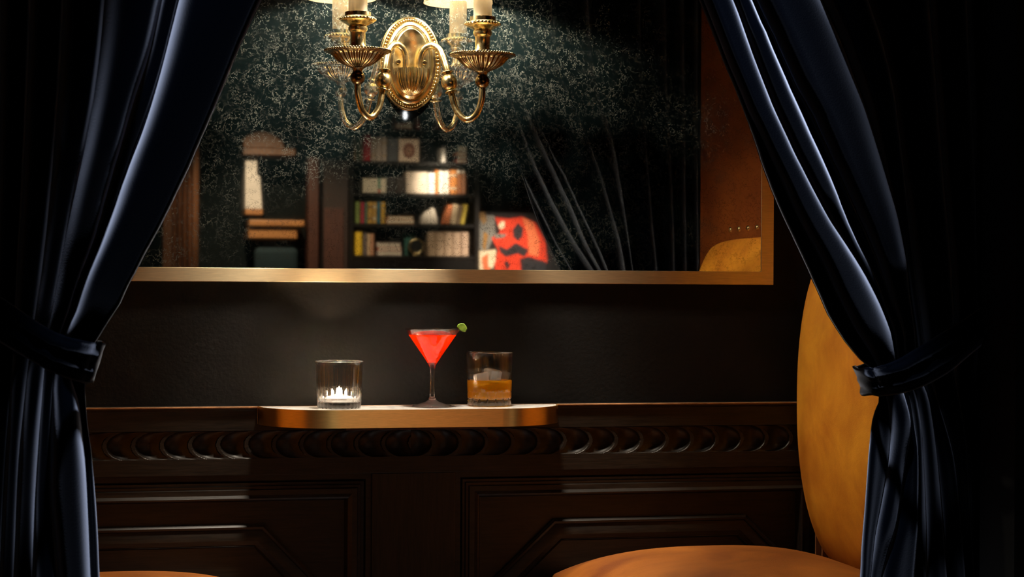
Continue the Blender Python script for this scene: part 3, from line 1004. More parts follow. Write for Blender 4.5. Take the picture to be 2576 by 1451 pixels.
def curtain(name, lines, hs, tie_y, Y, flip, lower_in):
    fx = [polyX(l, Y) for l in lines]
    zt_ = at(1288, tie_y, Y).z
    rows = []
    NZ = 190
    rr = random.Random(3)
    wob = [rr.uniform(0, 6) for _ in lines]
    for j in range(NZ + 1):
        z = 2.50 - (2.50 - 0.012) * j / NZ
        low = sm((zt_ + 0.02 - z) / 0.06)
        tie = math.exp(-((z - zt_) / 0.05) ** 2)
        row = []
        xs = [f(z) for f in fx]
        for k in range(len(lines) - 1):
            x0, x1 = xs[k], xs[k + 1]
            wd = abs(x1 - x0)
            for t in TS:
                if k == 0:
                    gu = g_panel(t)
                    gl_ = g_both(t)
                else:
                    gu = g_out(t)
                    gl_ = g_out(1 - t) if lower_in else g_both(t)
                h = min(hs[k], wd * 1.0)
                hl = min(hs[k], wd * 0.9)
                d = h * gu * (1 - low) + hl * gl_ * low
                d *= (1 - 0.45 * tie)
                d += 0.004 * math.sin(5 * z + wob[k]) * math.sin(PI * t)
                row.append((x0 + (x1 - x0) * t, Y - d, z))
        row.append((xs[-1], Y, z))
        rows.append(row)
    return MB().grid(rows, flip=flip)

Lc = [
 [(730, -150), (657, 0), (600, 120), (538, 270), (470, 430), (410, 552), (342, 680), (300, 765), (272, 805), (236, 864), (213, 960), (213, 1000), (217, 1060), (228, 1140), (238, 1260), (244, 1360), (248, 1451), (256, 1700)],
 [(480, -150), (448, 0), (424, 96), (395, 207), (357, 328), (313, 449), (285, 530), (251, 617), (213, 705), (188, 785), (165, 845), (180, 960), (196, 1010), (206, 1090), (214, 1180), (220, 1300), (226, 1451), (232, 1700)],
 [(430, -150), (405, 0), (387, 80), (367, 159), (333, 265), (309, 347), (285, 424), (253, 540), (232, 608), (195, 705), (170, 785), (148, 845), (135, 960), (132, 1020), (129, 1120), (128, 1240), (138, 1340), (150, 1451), (165, 1700)],
 [(275, -150), (262, 0), (250, 130), (232, 270), (210, 386), (186, 492), (168, 579), (150, 680), (133, 770), (118, 845), (108, 960), (96, 1120), (88, 1260), (84, 1451), (80, 1700)],
 [(165, -150), (160, 0), (150, 193), (132, 434), (117, 579), (102, 700), (88, 790), (78, 860), (66, 960), (52, 1120), (44, 1300), (38, 1451), (30, 1700)],
 [(88, -150), (78, 0), (68, 240), (56, 500), (44, 700), (36, 860), (28, 960), (14, 1200), (2, 1451), (-10, 1700)],
 [(10, -150), (4, 0), (0, 400), (-8, 800), (-16, 1100), (-30, 1451), (-40, 1700)],
 [(-60, -150), (-60, 700), (-66, 1451), (-70, 1700)],
 [(-126, -150), (-126, 700), (-126, 1451), (-126, 1700)],
]
cl = curtain('curtain', Lc, [0.040, 0.035, 0.045, 0.04, 0.035, 0.03, 0.03, 0.03], 912, YC, False, False).build('curtain', M['velvet'], None, angle=180, recalc=False, solid=0.003)
tag(cl, 'navy velvet curtain tied back at the left of the booth', 'curtain', 'navy curtains of the booth')
Rc = [
 [(1690, -150), (1761, 0), (1820, 150), (1875, 285), (1918, 415), (1950, 497), (1996, 598), (2047, 710), (2083, 790), (2121, 851), (2159, 898), (2196, 930), (2214, 1000), (2202, 1035), (2194, 1065), (2186, 1150), (2177, 1280), (2169, 1380), (2165, 1451), (2150, 1750)],
 [(1694, -150), (1765, 0), (1824, 150), (1880, 285), (1926, 381), (1968, 468), (2011, 560), (2068, 666), (2105, 745), (2146, 825), (2185, 885), (2212, 935), (2228, 1000), (2236, 1050), (2238, 1100), (2231, 1175), (2215, 1265), (2199, 1344), (2186, 1451), (2170, 1750)],
 [(1780, -150), (1838, 0), (1885, 130), (1938, 270), (1995, 395), (2040, 480), (2085, 560), (2135, 640), (2172, 700), (2205, 765), (2232, 835), (2250, 935), (2268, 1000), (2278, 1070), (2264, 1175), (2252, 1254), (2240, 1324), (2222, 1395), (2208, 1451), (2190, 1750)],
 [(1830, -150), (1880, 0), (1920, 90), (1980, 230), (2030, 340), (2073, 434), (2107, 521), (2140, 593), (2192, 695), (2222, 770), (2246, 835), (2262, 935), (2285, 1000), (2296, 1090), (2299, 1147), (2293, 1300), (2284, 1451), (2270, 1750)],
 [(1845, -150), (1896, 0), (1940, 90), (1996, 217), (2040, 294), (2090, 410), (2129, 492), (2172, 588), (2212, 694), (2238, 765), (2264, 825), (2280, 935), (2300, 1000), (2312, 1090), (2317, 1200), (2319, 1330), (2320, 1451), (2322, 1750)],
 [(2010, -150), (2058, 0), (2107, 106), (2140, 193), (2169, 270), (2198, 371), (2222, 458), (2246, 545), (2263, 642), (2276, 740), (2292, 825), (2306, 935), (2328, 1000), (2345, 1150), (2356, 1300), (2366, 1451), (2380, 1750)],
 [(2140, -150), (2170, 0), (2203, 101), (2228, 200), (2258, 400), (2284, 600), (2305, 760), (2330, 935), (2352, 1000), (2385, 1150), (2400, 1300), (2412, 1451), (2425, 1750)],
 [(2322, -150), (2330, 0), (2348, 241), (2366, 482), (2380, 627), (2388, 760), (2396, 935), (2402, 1000), (2420, 1150), (2430, 1300), (2440, 1451), (2448, 1750)],
 [(2415, -150), (2422, 0), (2440, 400), (2448, 700), (2452, 935), (2460, 1100), (2472, 1300), (2478, 1451), (2482, 1750)],
 [(2480, -150), (2484, 0), (2490, 700), (2494, 1100), (2500, 1451), (2502, 1750)],
 [(2530, -150), (2534, 700), (2538, 1451), (2540, 1750)],
]
cr = curtain('curtain', Rc, [0.010, 0.030, 0.030, 0.016, 0.040, 0.045, 0.035, 0.035, 0.03, 0.03], 962, YC, True, True).build('curtain', M['velvet'], None, angle=180, recalc=False, solid=0.003)
tag(cr, 'navy velvet curtain tied back at the right of the booth', 'curtain', 'navy curtains of the booth')
# rail that carries both curtains
rl = MB().tube([(XL + 0.0005, YC - 0.01, 2.51), (XR - 0.0005, YC - 0.01, 2.51)], 0.012, 16).build('curtain_rail', M['brass_shaded'])
tag(rl, 'round brass rail across the booth opening carrying both navy curtains', 'curtain rail')

def tieback(upper, lower, inner_x_px, back_pairs, label, flip):
    Yf, Yb = -0.800, -0.705
    secs = []
    def sec(pu, pl_, Y, nrm, bulge):
        a = at(pu[0], pu[1], Y); c = at(pl_[0], pl_[1], Y)
        out = []
        for i in range(13):
            t = i / 12
            p = a.lerp(c, t)
            q = nrm * bulge * (1 - (2 * t - 1) ** 4)
            out.append(p + q)
        return out
    rr = random.Random(5)
    # resample both edges
    def res(pl_, n):
        P = spline([(x, y, 0) for x, y in pl_], 12)
        return [P[int(round(i * (len(P) - 1) / (n - 1)))] for i in range(n)]
    n = 26
    U, Lw = res(upper, n), res(lower, n)
    ax = -1 if flip else 1          # direction of the inner side in X
    rows = []
    for i in range(n):
        s_ = i / (n - 1)
        wr = 0.0018 * math.sin(9 * s_ * s_ * PI) * s_
        Y = Yf + 0.035 * max(0.0, (s_ - 0.72) / 0.28) ** 2
        row = sec((U[i].x, U[i].y), (Lw[i].x, Lw[i].y), Y, Vector((0, -1, 0)), 0.006)
        row = [Vector((p.x, p.y + wr * math.sin(3 * PI * k / 12 + 4 * s_) + 0.0025 * s_ * math.sin(5 * PI * k / 12), p.z)) for k, p in enumerate(row)]
        rows.append(row)
    last = rows[-1]
    # wrap round the inner edge to the back
    for k in range(1, 9):
        a = PI * k / 8
        rr_ = (Yb - (Yf + 0.035)) / 2
        rows.append([Vector((p.x + ax * 0.010 * math.sin(a), p.y + rr_ * (1 - math.cos(a)), p.z + 0.0015 * math.sin(3 * a + i_))) for i_, p in enumerate(last)])
    end = rows[-1]
    for k in range(1, 6):
        rows.append([Vector((p.x - ax * 0.035 * k, p.y, p.z + 0.012 * k)) for p in end])
    mb = MB().grid([[tuple(p) for p in r] for r in rows], flip=flip)
    o = mb.build('curtain_tieback', M['velvet'], None, angle=180, recalc=False, solid=0.005)
    tag(o, label, 'curtain tieback', 'curtain tiebacks')
tieback([(-110, 690), (0, 748), (100, 815), (165, 846), (243, 862)], [(-110, 790), (0, 858), (70, 900), (135, 937), (211, 964)], 240, None, 'navy velvet band holding back the left curtain', False)
tieback([(2560, 700), (2510, 742), (2430, 800), (2340, 855), (2255, 905), (2194, 926)], [(2560, 785), (2515, 826), (2440, 890), (2370, 945), (2290, 982), (2215, 996)], 2195, None, 'navy velvet band holding back the right curtain', True)
# hook on the jamb
hk = thing('tieback_hook', at(2518, 752, -0.815), 'tiny metal hook on the black jamb beside the right curtain band', 'hook')
hp = MB(); hp.tube([(0.004, 0.0, 0.004), (-0.002, -0.006, 0.0055), (-0.0035, -0.010, 0.002), (-0.002, -0.011, -0.003)], 0.0016, 10)
hp.build('hook', M['tin'], hk)
MB().ball((-0.0022, -0.011, -0.0045), 0.0022, 12).build('tip', M['tin'], hk)

# ------------------------------------------------------------------ the far side of the room (seen in the mirror)
D = 10.0
def mbox(mb, x0, x1, y0, y1, d0=D, depth=0.2, mid=None):
    """a box whose front shows at these pixels in the mirror; it goes back from the front towards the far wall"""
    a = mir(x0, y0, d0); c = mir(x1, y1, d0)
    return mb.box(a.x, c.x, -d0 - depth, -d0, c.z, a.z)
# the bookcase
bxl, bxr = mir(889, 450, D).x, mir(1193, 450, D).x
dz = lambda px, py: mir(px, py, D).z
bc = thing('bookcase', ((bxl + bxr) / 2, -D - 0.15, 0), 'tall black open bookcase reflected in the mirror below the sconce', 'bookcase')
ox, oy = (bxl + bxr) / 2, -D - 0.15
bd = 0.30
def bpart(name, x0, x1, y0, y1, z0, z1, mat=None):
    return MB().box(x0 - ox, x1 - ox, y0 - oy, y1 - oy, z0, z1).build(name, mat or M['black_wood'], bc, smooth=False, bevel=0.002)
st = 0.035
bpart('side_panel', bxl - st, bxl, -D - bd, -D + 0.01, 0, 2.35)
bpart('side_panel', bxr, bxr + st, -D - bd, -D + 0.01, 0, 2.35)
bpart('back_panel', bxl, bxr, -D - bd, -D - bd + 0.012, 0, 2.35)
bpart('top_board', bxl - st, bxr + st, -D - bd, -D + 0.02, 2.35, 2.39)
ymid = 1040
SH = [dz(ymid, 324), dz(ymid, 407), dz(ymid, 486), dz(ymid, 563), dz(ymid, 643)]
for z in SH:
    bpart('shelf', bxl, bxr, -D - bd + 0.012, -D + 0.002, z - 0.026, z)
bpart('cabinet_front', bxl, bxr, -D - 0.02, -D + 0.005, 0.0, SH[4] - 0.03)

def X_(cx): return mir(860 + cx / 3.627, 500, D - 0.03).x
def hpx(p): return p / 3.627 * (D + L) * 0.985 / FPX
BD = 0.16
def book(cx0, cx1, hp, shelf, mat, label, tilt=0.0, bands=None, depth=BD, setback=0.03):
    x0, x1 = X_(cx0), X_(cx1) - 0.001
    h = hpx(hp); wd = x1 - x0
    mb = MB()
    # cover with a rounded spine towards the room
    mb.cur = 0
    n = 6
    sp_ = [(wd / 2 * math.cos(PI * k / n), min(0.010, wd * 0.25) * math.sin(PI * k / n)) for k in range(n + 1)]
    pl_ = [(-wd / 2, -depth)] + [(-x, y) for x, y in sp_] + [(wd / 2, -depth)]
    m_ = len(pl_)
    mb.add([(x, y, 0) for x, y in pl_] + [(x, y, h) for x, y in pl_], [tuple(range(m_ - 1, -1, -1)), tuple(range(m_, 2 * m_))] + [(i, (i + 1) % m_, (i + 1) % m_ + m_, i + m_) for i in range(m_)])
    mats = [mat, col(0.75, 0.68, 0.55)]
    if wd > 0.012:
        mb.cur = 1
        mb.box(-wd / 2 + 0.003, wd / 2 - 0.003, -depth + 0.004, -0.004, h - 0.002, h + 0.0006)
    if bands:
        mats.append(bands)
        mb.cur = 2
        for f in (0.18, 0.72):
            q = [(x * 1.02, y + 0.0008) for x, y in [(-x, y) for x, y in sp_]]
            k_ = len(q)
            mb.add([(x, y, h * f) for x, y in q] + [(x, y, h * (f + 0.1)) for x, y in q], [(i, i + 1, i + 1 + k_, i + k_) for i in range(k_ - 1)])
    o = mb.build('book', mats, None, angle=35, recalc=False)
    o.location = ((x0 + x1) / 2, -D - setback, SH[shelf] + 0.0006)
    if tilt:
        o.rotation_euler = (0, tilt, 0)
        o.location.z += abs(math.sin(tilt)) * wd / 2 * 1.0
    tag(o, label, 'book', 'books in the bookcase')
    return o
def flatbook(cx0, cx1, k, t, shelf, mat, label, depth=0.15, jit=0.0):
    x0, x1 = X_(cx0), X_(cx1)
    z0 = SH[shelf] + 0.0006 + k
    mb = MB(); mb.cur = 0
    wd = x1 - x0
    mb.box(-wd / 2, wd / 2, -depth, 0, 0, t * 0.13)
    mb.box(-wd / 2, wd / 2, -depth, 0, t * 0.87, t)
    mb.box(-wd / 2, -wd / 2 + 0.004, -depth, 0, t * 0.13, t * 0.87)
    mb.cur = 1
    mb.box(-wd / 2 + 0.004, wd / 2 - 0.004, -depth + 0.003, -0.003, t * 0.13, t * 0.87)
    o = mb.build('book', [mat, col(0.78, 0.70, 0.55)], None, smooth=False, recalc=False)
    o.location = ((x0 + x1) / 2, -D - 0.03, z0)
    o.rotation_euler = (0, 0, jit)
    tag(o, label, 'book', 'books in the bookcase')
    return o
cream, tan_, ivory = col(0.70, 0.62, 0.48), col(0.42, 0.33, 0.22), col(0.82, 0.78, 0.70)
# second shelf from the top (index 1): picture frame and books
book(116, 134, 240, 1, tan_, 'narrow tan book first from the left on the upper shelf')
book(137, 168, 225, 1, col(0.06, 0.09, 0.05), 'dark green book beside the narrow tan book on the upper shelf')
book(170, 197, 215, 1, col(0.16, 0.14, 0.09), 'brown olive book left of the red book on the upper shelf')
book(201, 268, 245, 1, col(0.42, 0.03, 0.035), 'thick red book on the upper shelf')
book(271, 318, 222, 1, col(0.44, 0.37, 0.30), 'beige book right next to the thick red book', bands=tan_)
book(320, 366, 222, 1, col(0.50, 0.42, 0.35), 'middle one of the three beige books right of the red book')
book(368, 416, 222, 1, col(0.46, 0.40, 0.34), 'beige book against the grey book on the upper shelf', bands=tan_)
book(421, 520, 215, 1, col(0.10, 0.11, 0.12), 'wide dark grey book left of the framed picture')
book(915, 955, 135, 1, ivory, 'slim white book standing alone on the upper shelf')
flatbook(1055, 1150, 0.0, hpx(34), 1, col(0.55, 0.05, 0.02), 'red book lowest in the small upper shelf stack')
flatbook(1060, 1148, hpx(36), hpx(30), 1, col(0.05, 0.05, 0.05), 'black book in the small upper shelf stack between red and orange')
flatbook(1058, 1146, hpx(68), hpx(34), 1, col(0.60, 0.16, 0.04), 'orange book in the small upper shelf stack')
flatbook(1062, 1150, hpx(104), hpx(60), 1, col(0.03, 0.14, 0.13), 'teal book on top of the small upper shelf stack')
# framed picture
pfx0, pfx1 = X_(530), X_(715)
ph_ = hpx(215)
pf = thing('picture_frame', ((pfx0 + pfx1) / 2, -D - 0.05, SH[1] + 0.0006), 'small cream picture with a brown oval standing on the upper shelf', 'picture')
wd = pfx1 - pfx0
MB().box(-wd / 2, wd / 2, -0.02, 0, 0, ph_).build('board', col(0.72, 0.58, 0.44), pf, smooth=False, bevel=0.002)
ov = MB().lathe([(0.0001, 0), (wd * 0.30, 0), (wd * 0.30, 0.002), (0.0001, 0.002)], 28)
ov.v = [(x, 0.0002 + z, ph_ * 0.50 + y * 1.25) for x, y, z in ov.v]
ov.build('oval_motif', col(0.22, 0.10, 0.07), pf)
ov = MB().lathe([(0.0001, 0), (wd * 0.16, 0), (wd * 0.16, 0.001), (0.0001, 0.001)], 20)
ov.v = [(x, 0.0024 + z, ph_ * 0.48 + y * 1.3) for x, y, z in ov.v]
ov.build('inner_motif', col(0.38, 0.22, 0.15), pf)
# top shelf (index 0): a few red pieces
flatbook(495, 645, 0.0, hpx(50), 0, col(0.45, 0.08, 0.03), 'wide red book lying on the topmost shelf below the sconce')
book(498, 535, 130, 0, col(0.35, 0.05, 0.03), 'small red book standing behind the wide red one on the topmost shelf', setback=0.19, depth=0.06)
book(690, 716, 110, 0, col(0.40, 0.06, 0.03), 'slim red book standing alone on the topmost shelf')
book(165, 210, 110, 0, col(0.16, 0.02, 0.02), 'dark maroon book leftmost on the topmost shelf')
book(212, 250, 100, 0, col(0.20, 0.03, 0.02), 'dark red book second from the left on the topmost shelf')
book(860, 905, 90, 0, col(0.22, 0.06, 0.03), 'brown red book right of the middle on the topmost shelf')
# third shelf (index 2)
t_ = hpx(33)
cm = col(0.62, 0.60, 0.42)
for k, lab in enumerate(['cream book lowest of the four lying flat', 'cream book second from the bottom of the flat pile', 'cream book third from the bottom of the flat pile', 'cream book topmost of the four lying flat']):
    o = flatbook(198 + 2 * (k % 2), 415, (t_ + 0.0006) * k, t_, 2, cm, lab)
    o.data.materials.append(col(0.02, 0.22, 0.12) if k != 0 else col(0.5, 0.06, 0.03))
    # coloured band round the pile
    bm = bmesh.new(); bm.from_mesh(o.data)
    xs_ = [v_.co.x for v_ in bm.verts]; xm = min(xs_) + (max(xs_) - min(xs_)) * 0.69
    r_ = bmesh.ops.create_cube(bm, size=1.0)
    for v_ in r_['verts']:
        v_.co = Vector((xm + v_.co.x * 0.016, 0.0 + v_.co.y * 0.003, t_ / 2 + v_.co.z * t_ * 0.98))
    for f_ in {f for v_ in r_['verts'] for f in v_.link_faces}: f_.material_index = 2
    bm.to_mesh(o.data); bm.free()
book(422, 500, 150, 2, col(0.045, 0.035, 0.032), 'dark brown book right of the flat cream pile')
book(502, 590, 150, 2, col(0.06, 0.045, 0.038), 'dark brown wide book left of the big white book')
book(596, 790, 200, 2, col(0.80, 0.68, 0.55), 'very wide pale book brightly lit on the third shelf', bands=None)
book(795, 860, 195, 2, col(0.82, 0.80, 0.80), 'white book between the wide pale book and a thin orange one')
book(863, 888, 220, 2, col(0.70, 0.25, 0.05), 'thin orange book among the brightly lit white books')
book(891, 938, 215, 2, col(0.84, 0.80, 0.72), 'white book right of the thin orange book')
book(940, 986, 215, 2, col(0.78, 0.72, 0.62), 'off-white book left of the orange brown books')
book(990, 1058, 225, 2, col(0.45, 0.17, 0.04), 'thick orange brown book on the third shelf', bands=tan_)
book(1061, 1100, 190, 2, col(0.26, 0.10, 0.04), 'brown book second from the right on the third shelf')
book(1103, 1142, 190, 2, col(0.32, 0.15, 0.08), 'reddish brown book at the right end of the third shelf')
for cx, lab in ((1075, 'left one of two small white balls on top of the brown books'), (1120, 'right one of two small white balls on top of the brown books')):
    r_ = hpx(19)
    o = MB().ball((0, 0, 0), r_, 20).build('ornament_ball', col(0.80, 0.72, 0.60))
    o.location = (X_(cx), -D - 0.05, SH[2] + 0.0006 + hpx(190) + r_ + 0.0006)
    tag(o, lab, 'ornament', 'white balls on the books')
# fourth shelf (index 3)
book(128, 175, 200, 3, col(0.16, 0.22, 0.06), 'moss green book leftmost on the fourth shelf')
book(180, 214, 195, 3, col(0.36, 0.03, 0.06), 'crimson book second from the left on the fourth shelf')
book(218, 240, 195, 3, col(0.08, 0.20, 0.14), 'thin sea green book beside the crimson one')
book(244, 286, 198, 3, col(0.62, 0.38, 0.08), 'mustard book left of another mustard book on the fourth shelf', bands=col(0.2, 0.1, 0.05))
book(288, 328, 198, 3, col(0.55, 0.34, 0.09), 'patterned mustard book next to the blue book', bands=col(0.7, 0.6, 0.4))
book(331, 360, 198, 3, col(0.02, 0.17, 0.27), 'bright blue book on the fourth shelf')
book(363, 404, 200, 3, col(0.66, 0.40, 0.06), 'yellow book right of the blue book')
flatbook(415, 670, 0.0, hpx(38), 3, col(0.50, 0.22, 0.07), 'lower one of two orange brown books lying flat')
flatbook(428, 664, hpx(38.5), hpx(32), 3, col(0.55, 0.28, 0.10), 'upper one of two orange brown books lying flat')
# pale stone bookend
sx0, sx1 = X_(735), X_(890)
mb = MB()
wd = sx1 - sx0
pl_ = [(-wd / 2, 0), (wd / 2, 0), (wd * 0.47, hpx(60)), (wd * 0.30, hpx(150)), (wd * 0.10, hpx(155)), (wd * 0.02, hpx(120)), (-wd * 0.12, hpx(128)), (-wd * 0.22, hpx(108)), (-wd * 0.42, hpx(70))]
mb.prism(pl_, -0.10, 0.0)
o = mb.build('stone_bookend', col(0.55, 0.50, 0.42), None, bevel=0.006, seg=3)
o.location = ((sx0 + sx1) / 2, -D - 0.05, SH[3] + 0.0006)
tag(o, 'pale rough stone bookend on the fourth shelf', 'bookend')
tl_ = 0.19
book(950, 990, 180, 3, col(0.62, 0.20, 0.08), 'orange book first of the four leaning books', tilt=tl_)
book(995, 1050, 185, 3, col(0.66, 0.52, 0.34), 'cream book second of the four leaning books', tilt=tl_)
book(1056, 1086, 178, 3, col(0.24, 0.17, 0.11), 'dark brown book third of the four leaning books', tilt=tl_)
book(1090, 1128, 188, 3, col(0.60, 0.46, 0.08), 'yellow book last of the four leaning books', tilt=tl_)
# fifth shelf (index 4)
book(125, 196, 215, 4, col(0.70, 0.46, 0.03), 'thick bright yellow book at the left of the lowest shelf')
book(203, 238, 205, 4, col(0.13, 0.11, 0.11), 'dark grey book beside the bright yellow book')
book(241, 270, 200, 4, col(0.62, 0.45, 0.28), 'cream tan book left of a pinkish book on the lowest shelf')
book(273, 302, 200, 4, col(0.58, 0.30, 0.18), 'pinkish orange book standing on the lowest shelf')
flatbook(335, 560, 0.0, hpx(42), 4, col(0.70, 0.60, 0.56), 'pale pink book lowest of the pink pile')
flatbook(342, 556, hpx(42.5), hpx(36), 4, col(0.78, 0.30, 0.20), 'coral book in the middle of the pink pile')
flatbook(330, 548, hpx(79), hpx(40), 4, col(0.72, 0.62, 0.56), 'pale pink book topmost of the pink pile')
book(600, 700, 215, 4, col(0.05, 0.16, 0.13), 'dark teal book standing behind the round brass clock', setback=0.12, depth=0.10)
ck = thing('table_clock', (X_(695), -D - 0.06, SH[4] + 0.0006), 'small round brass ring clock with a dark face on the lowest shelf', 'clock')
R_ = hpx(66)
rg = MB()
rg.tube([(R_ * math.cos(2 * PI * k / 32), 0, R_ * 1.32 + R_ * math.sin(2 * PI * k / 32)) for k in range(33)], hpx(15), 12, cap=False)
rg.build('ring', M['brass'], ck)
fc = MB().lathe([(0.0001, 0), (R_ * 0.92, 0), (R_ * 0.92, 0.012), (0.0001, 0.012)], 32)
fc.v = [(x, -0.006 + z, R_ * 1.32 + y) for x, y, z in fc.v]
fc.build('face', col(0.01, 0.012, 0.012), ck)
MB().box(-R_ * 0.6, R_ * 0.6, -0.02, 0.02, 0, R_ * 0.14).build('foot', M['brass'], ck, smooth=False, bevel=0.002)
for k in range(5):
    a_ = 795 + 75 * k
    book(a_, a_ + 73, 225 - 2 * (k % 2), 4, col(0.52 - 0.01 * k, 0.38 - 0.01 * k, 0.25), ['tan binder leftmost of the five matching binders', 'tan binder second of the five matching binders', 'tan binder in the middle of the five matching binders', 'tan binder fourth of the five matching binders', 'tan binder at the right end of the lowest shelf'][k])

# abstract canvas right of the bookcase
ca, cb = mir(1196, 534, D + 0.3), mir(1440, 800, D + 0.3)
cv = thing('abstract_canvas', ((ca.x + cb.x) / 2, -D - 0.3, cb.z), 'abstract red, cream and black canvas right of the bookcase in the mirror', 'painting')
cw, ch = cb.x - ca.x, ca.z - cb.z
MB().box(-cw / 2, cw / 2, -0.035, 0, 0, ch).build('canvas', col(0.015, 0.013, 0.014), cv, smooth=False)
def cpt(cx, cy):
    p = mir(860 + cx / 3.627, 290 + cy / 3.627, D + 0.3)
    return (p.x - (ca.x + cb.x) / 2, p.z - cb.z)
def patch(name, pts, c, d):
    m_ = MB().prism([cpt(*p_) for p_ in pts][::-1], 0.0, d)
    m_.build(name, c, cv, smooth=False)
red, crm, gry, ora = col(0.75, 0.055, 0.022), col(0.88, 0.72, 0.50), col(0.22, 0.21, 0.19), col(0.85, 0.20, 0.08)
patch('grey_patch', [(1205, 905), (1390, 915), (1395, 1080), (1330, 1225), (1205, 1235)], gry, 0.0012)
patch('ochre_patch', [(1200, 885), (1300, 885), (1320, 960), (1290, 1000), (1250, 940)], col(0.35, 0.20, 0.08), 0.002)
patch('ochre_patch', [(1290, 1060), (1330, 1090), (1300, 1240), (1280, 1200)], col(0.40, 0.20, 0.05), 0.002)
patch('cream_patch', [(1205, 1235), (1330, 1235), (1330, 1420), (1205, 1420)], crm, 0.0016)
patch('orange_patch', [(1270, 1300), (1340, 1250), (1350, 1420), (1290, 1420)], ora, 0.0022)
patch('cream_patch', [(1330, 1230), (1400, 1225), (1395, 1330), (1370, 1400), (1330, 1380)], crm, 0.0028)
patch('red_patch', [(1390, 930), (1520, 945), (1640, 925), (1760, 980), (1850, 1150), (1870, 1330), (1800, 1500), (1400, 1500), (1385, 1330), (1420, 1230), (1360, 1120), (1440, 1065)], red, 0.0018)
patch('orange_patch', [(1640, 930), (1740, 975), (1800, 1150), (1790, 1290), (1700, 1270), (1690, 1100)], ora, 0.0024)
patch('cream_spot', [(1425, 1000), (1450, 965), (1480, 970), (1480, 1020), (1450, 1042), (1428, 1030)], crm, 0.0030)
patch('dark_patch', [(1555, 1040), (1600, 985), (1650, 1030), (1640, 1110), (1600, 1145), (1560, 1110)], col(0.03, 0.03, 0.035), 0.0030)
patch('dark_patch', [(1425, 1190), (1500, 1225), (1580, 1165), (1700, 1230), (1660, 1290), (1600, 1260), (1490, 1290), (1440, 1250)], col(0.03, 0.03, 0.035), 0.0030)
patch('dark_patch', [(1620, 1310), (1700, 1290), (1860, 1340), (1840, 1500), (1640, 1500)], col(0.03, 0.03, 0.035), 0.0030)
patch('dark_patch', [(1475, 1340), (1505, 1330), (1530, 1370), (1500, 1410)], col(0.03, 0.03, 0.035), 0.0030)
patch('grey_patch', [(1395, 1080), (1500, 1085), (1475, 1115), (1390, 1125)], gry, 0.0034)

# fluted pilaster
pa, pb = mir(412, 380, 9.7), mir(500, 380, 9.7)
pw = pb.x - pa.x
pil = thing('fluted_pilaster', ((pa.x + pb.x) / 2, -9.85, 0), 'brown fluted wooden pilaster reflected at the far left of the mirror', 'pilaster')
prof = []
nfl = 4
pts = [(-pw / 2, -0.12), (-pw / 2, 0.0), (-pw * 0.26, 0.0)]
for k in range(nfl):
    x0 = -pw * 0.26 + pw * 0.60 * k / nfl
    x1 = x0 + pw * 0.60 / nfl
    for i in range(7):
        t = i / 6
        pts.append((x0 + (x1 - x0) * t, 0.004 - 0.045 * math.sin(PI * t) ** 0.7))
pts += [(pw / 2 - 0.02, 0.0), (pw / 2, -0.02), (pw / 2, -0.12)]
n_ = len(pts)
sh = MB().add([(x, y + 0.15, 0.16) for x, y in pts] + [(x, y + 0.15, 2.25) for x, y in pts], [(i, (i + 1) % n_, (i + 1) % n_ + n_, i + n_) for i in range(n_)] + [tuple(range(n_)), tuple(range(2 * n_ - 1, n_ - 1, -1))])
sh.build('shaft', M['flute_wood'], pil, angle=20)
MB().box(-pw / 2 - 0.03, pw / 2 + 0.03, 0.0, 0.18, 0, 0.16).build('plinth', M['flute_wood'], pil, smooth=False, bevel=0.01)
MB().box(-pw / 2 - 0.03, pw / 2 + 0.03, 0.0, 0.18, 2.25, 2.36).build('capital', M['flute_wood'], pil, smooth=False, bevel=0.01)

# chimney breast group: mantel shelf, pale panel, carved crest, red-brown post, panelled door leaf
def simple(name, x0, x1, y0, y1, d0, depth, mat, label, cat, bevel=0.004):
    a = mir(x0, y0, d0); c = mir(x1, y1, d0)
    o = MB().box(-(c.x - a.x) / 2, (c.x - a.x) / 2, -depth, 0, 0, a.z - c.z).build(name, mat, None, smooth=False, bevel=bevel)
    o.location = ((a.x + c.x) / 2, -d0, c.z)
    return tag(o, label, cat)
a, c = mir(625, 553, 9.95), mir(757, 600, 9.95)
mt_ = thing('mantel_shelf', ((a.x + c.x) / 2, -9.95, c.z), 'honey wood mantel shelf with a deep front, lit from above in the reflection', 'shelf')
wd, hh = c.x - a.x, a.z - c.z
MB().box(-wd / 2, wd / 2 + 0.02, -0.44, 0.04, hh * 0.66, hh).build('shelf_board', M['gold_wood'], mt_, smooth=False, bevel=0.008)
MB().box(-wd / 2, wd / 2 - 0.03, -0.44, 0, 0, hh * 0.64).build('front_board', M['gold_wood'], mt_, smooth=False, bevel=0.004)
a, c = mir(617, 395, 10.05), mir(659, 540, 10.05)
pp = thing('tall_plaque', ((a.x + c.x) / 2, -10.05, c.z), 'tall white plaque with an orange foot hanging above the mantel shelf', 'plaque')
wd, hh = c.x - a.x, a.z - c.z
MB().prism([(-wd * 0.5, hh * 0.10), (wd * 0.5, hh * 0.10), (wd * 0.36, hh * 0.66), (wd * 0.18, hh * 0.70), (wd * 0.18, hh), (-wd * 0.5, hh)], -0.34, 0).build('board', M['pale_panel'], pp, smooth=False, bevel=0.003)
MB().box(-wd * 0.5, wd * 0.52, -0.34, 0.01, 0, hh * 0.095).build('foot_rail', M['gold_wood'], pp, smooth=False, bevel=0.003)
a, c = mir(612, 328, 9.98), mir(742, 392, 9.98)
cr_ = thing('carved_crest', ((a.x + c.x) / 2, -9.98, c.z), 'dim brown carved wooden crest above the white plaque', 'carving')
wd, hh = c.x - a.x, a.z - c.z
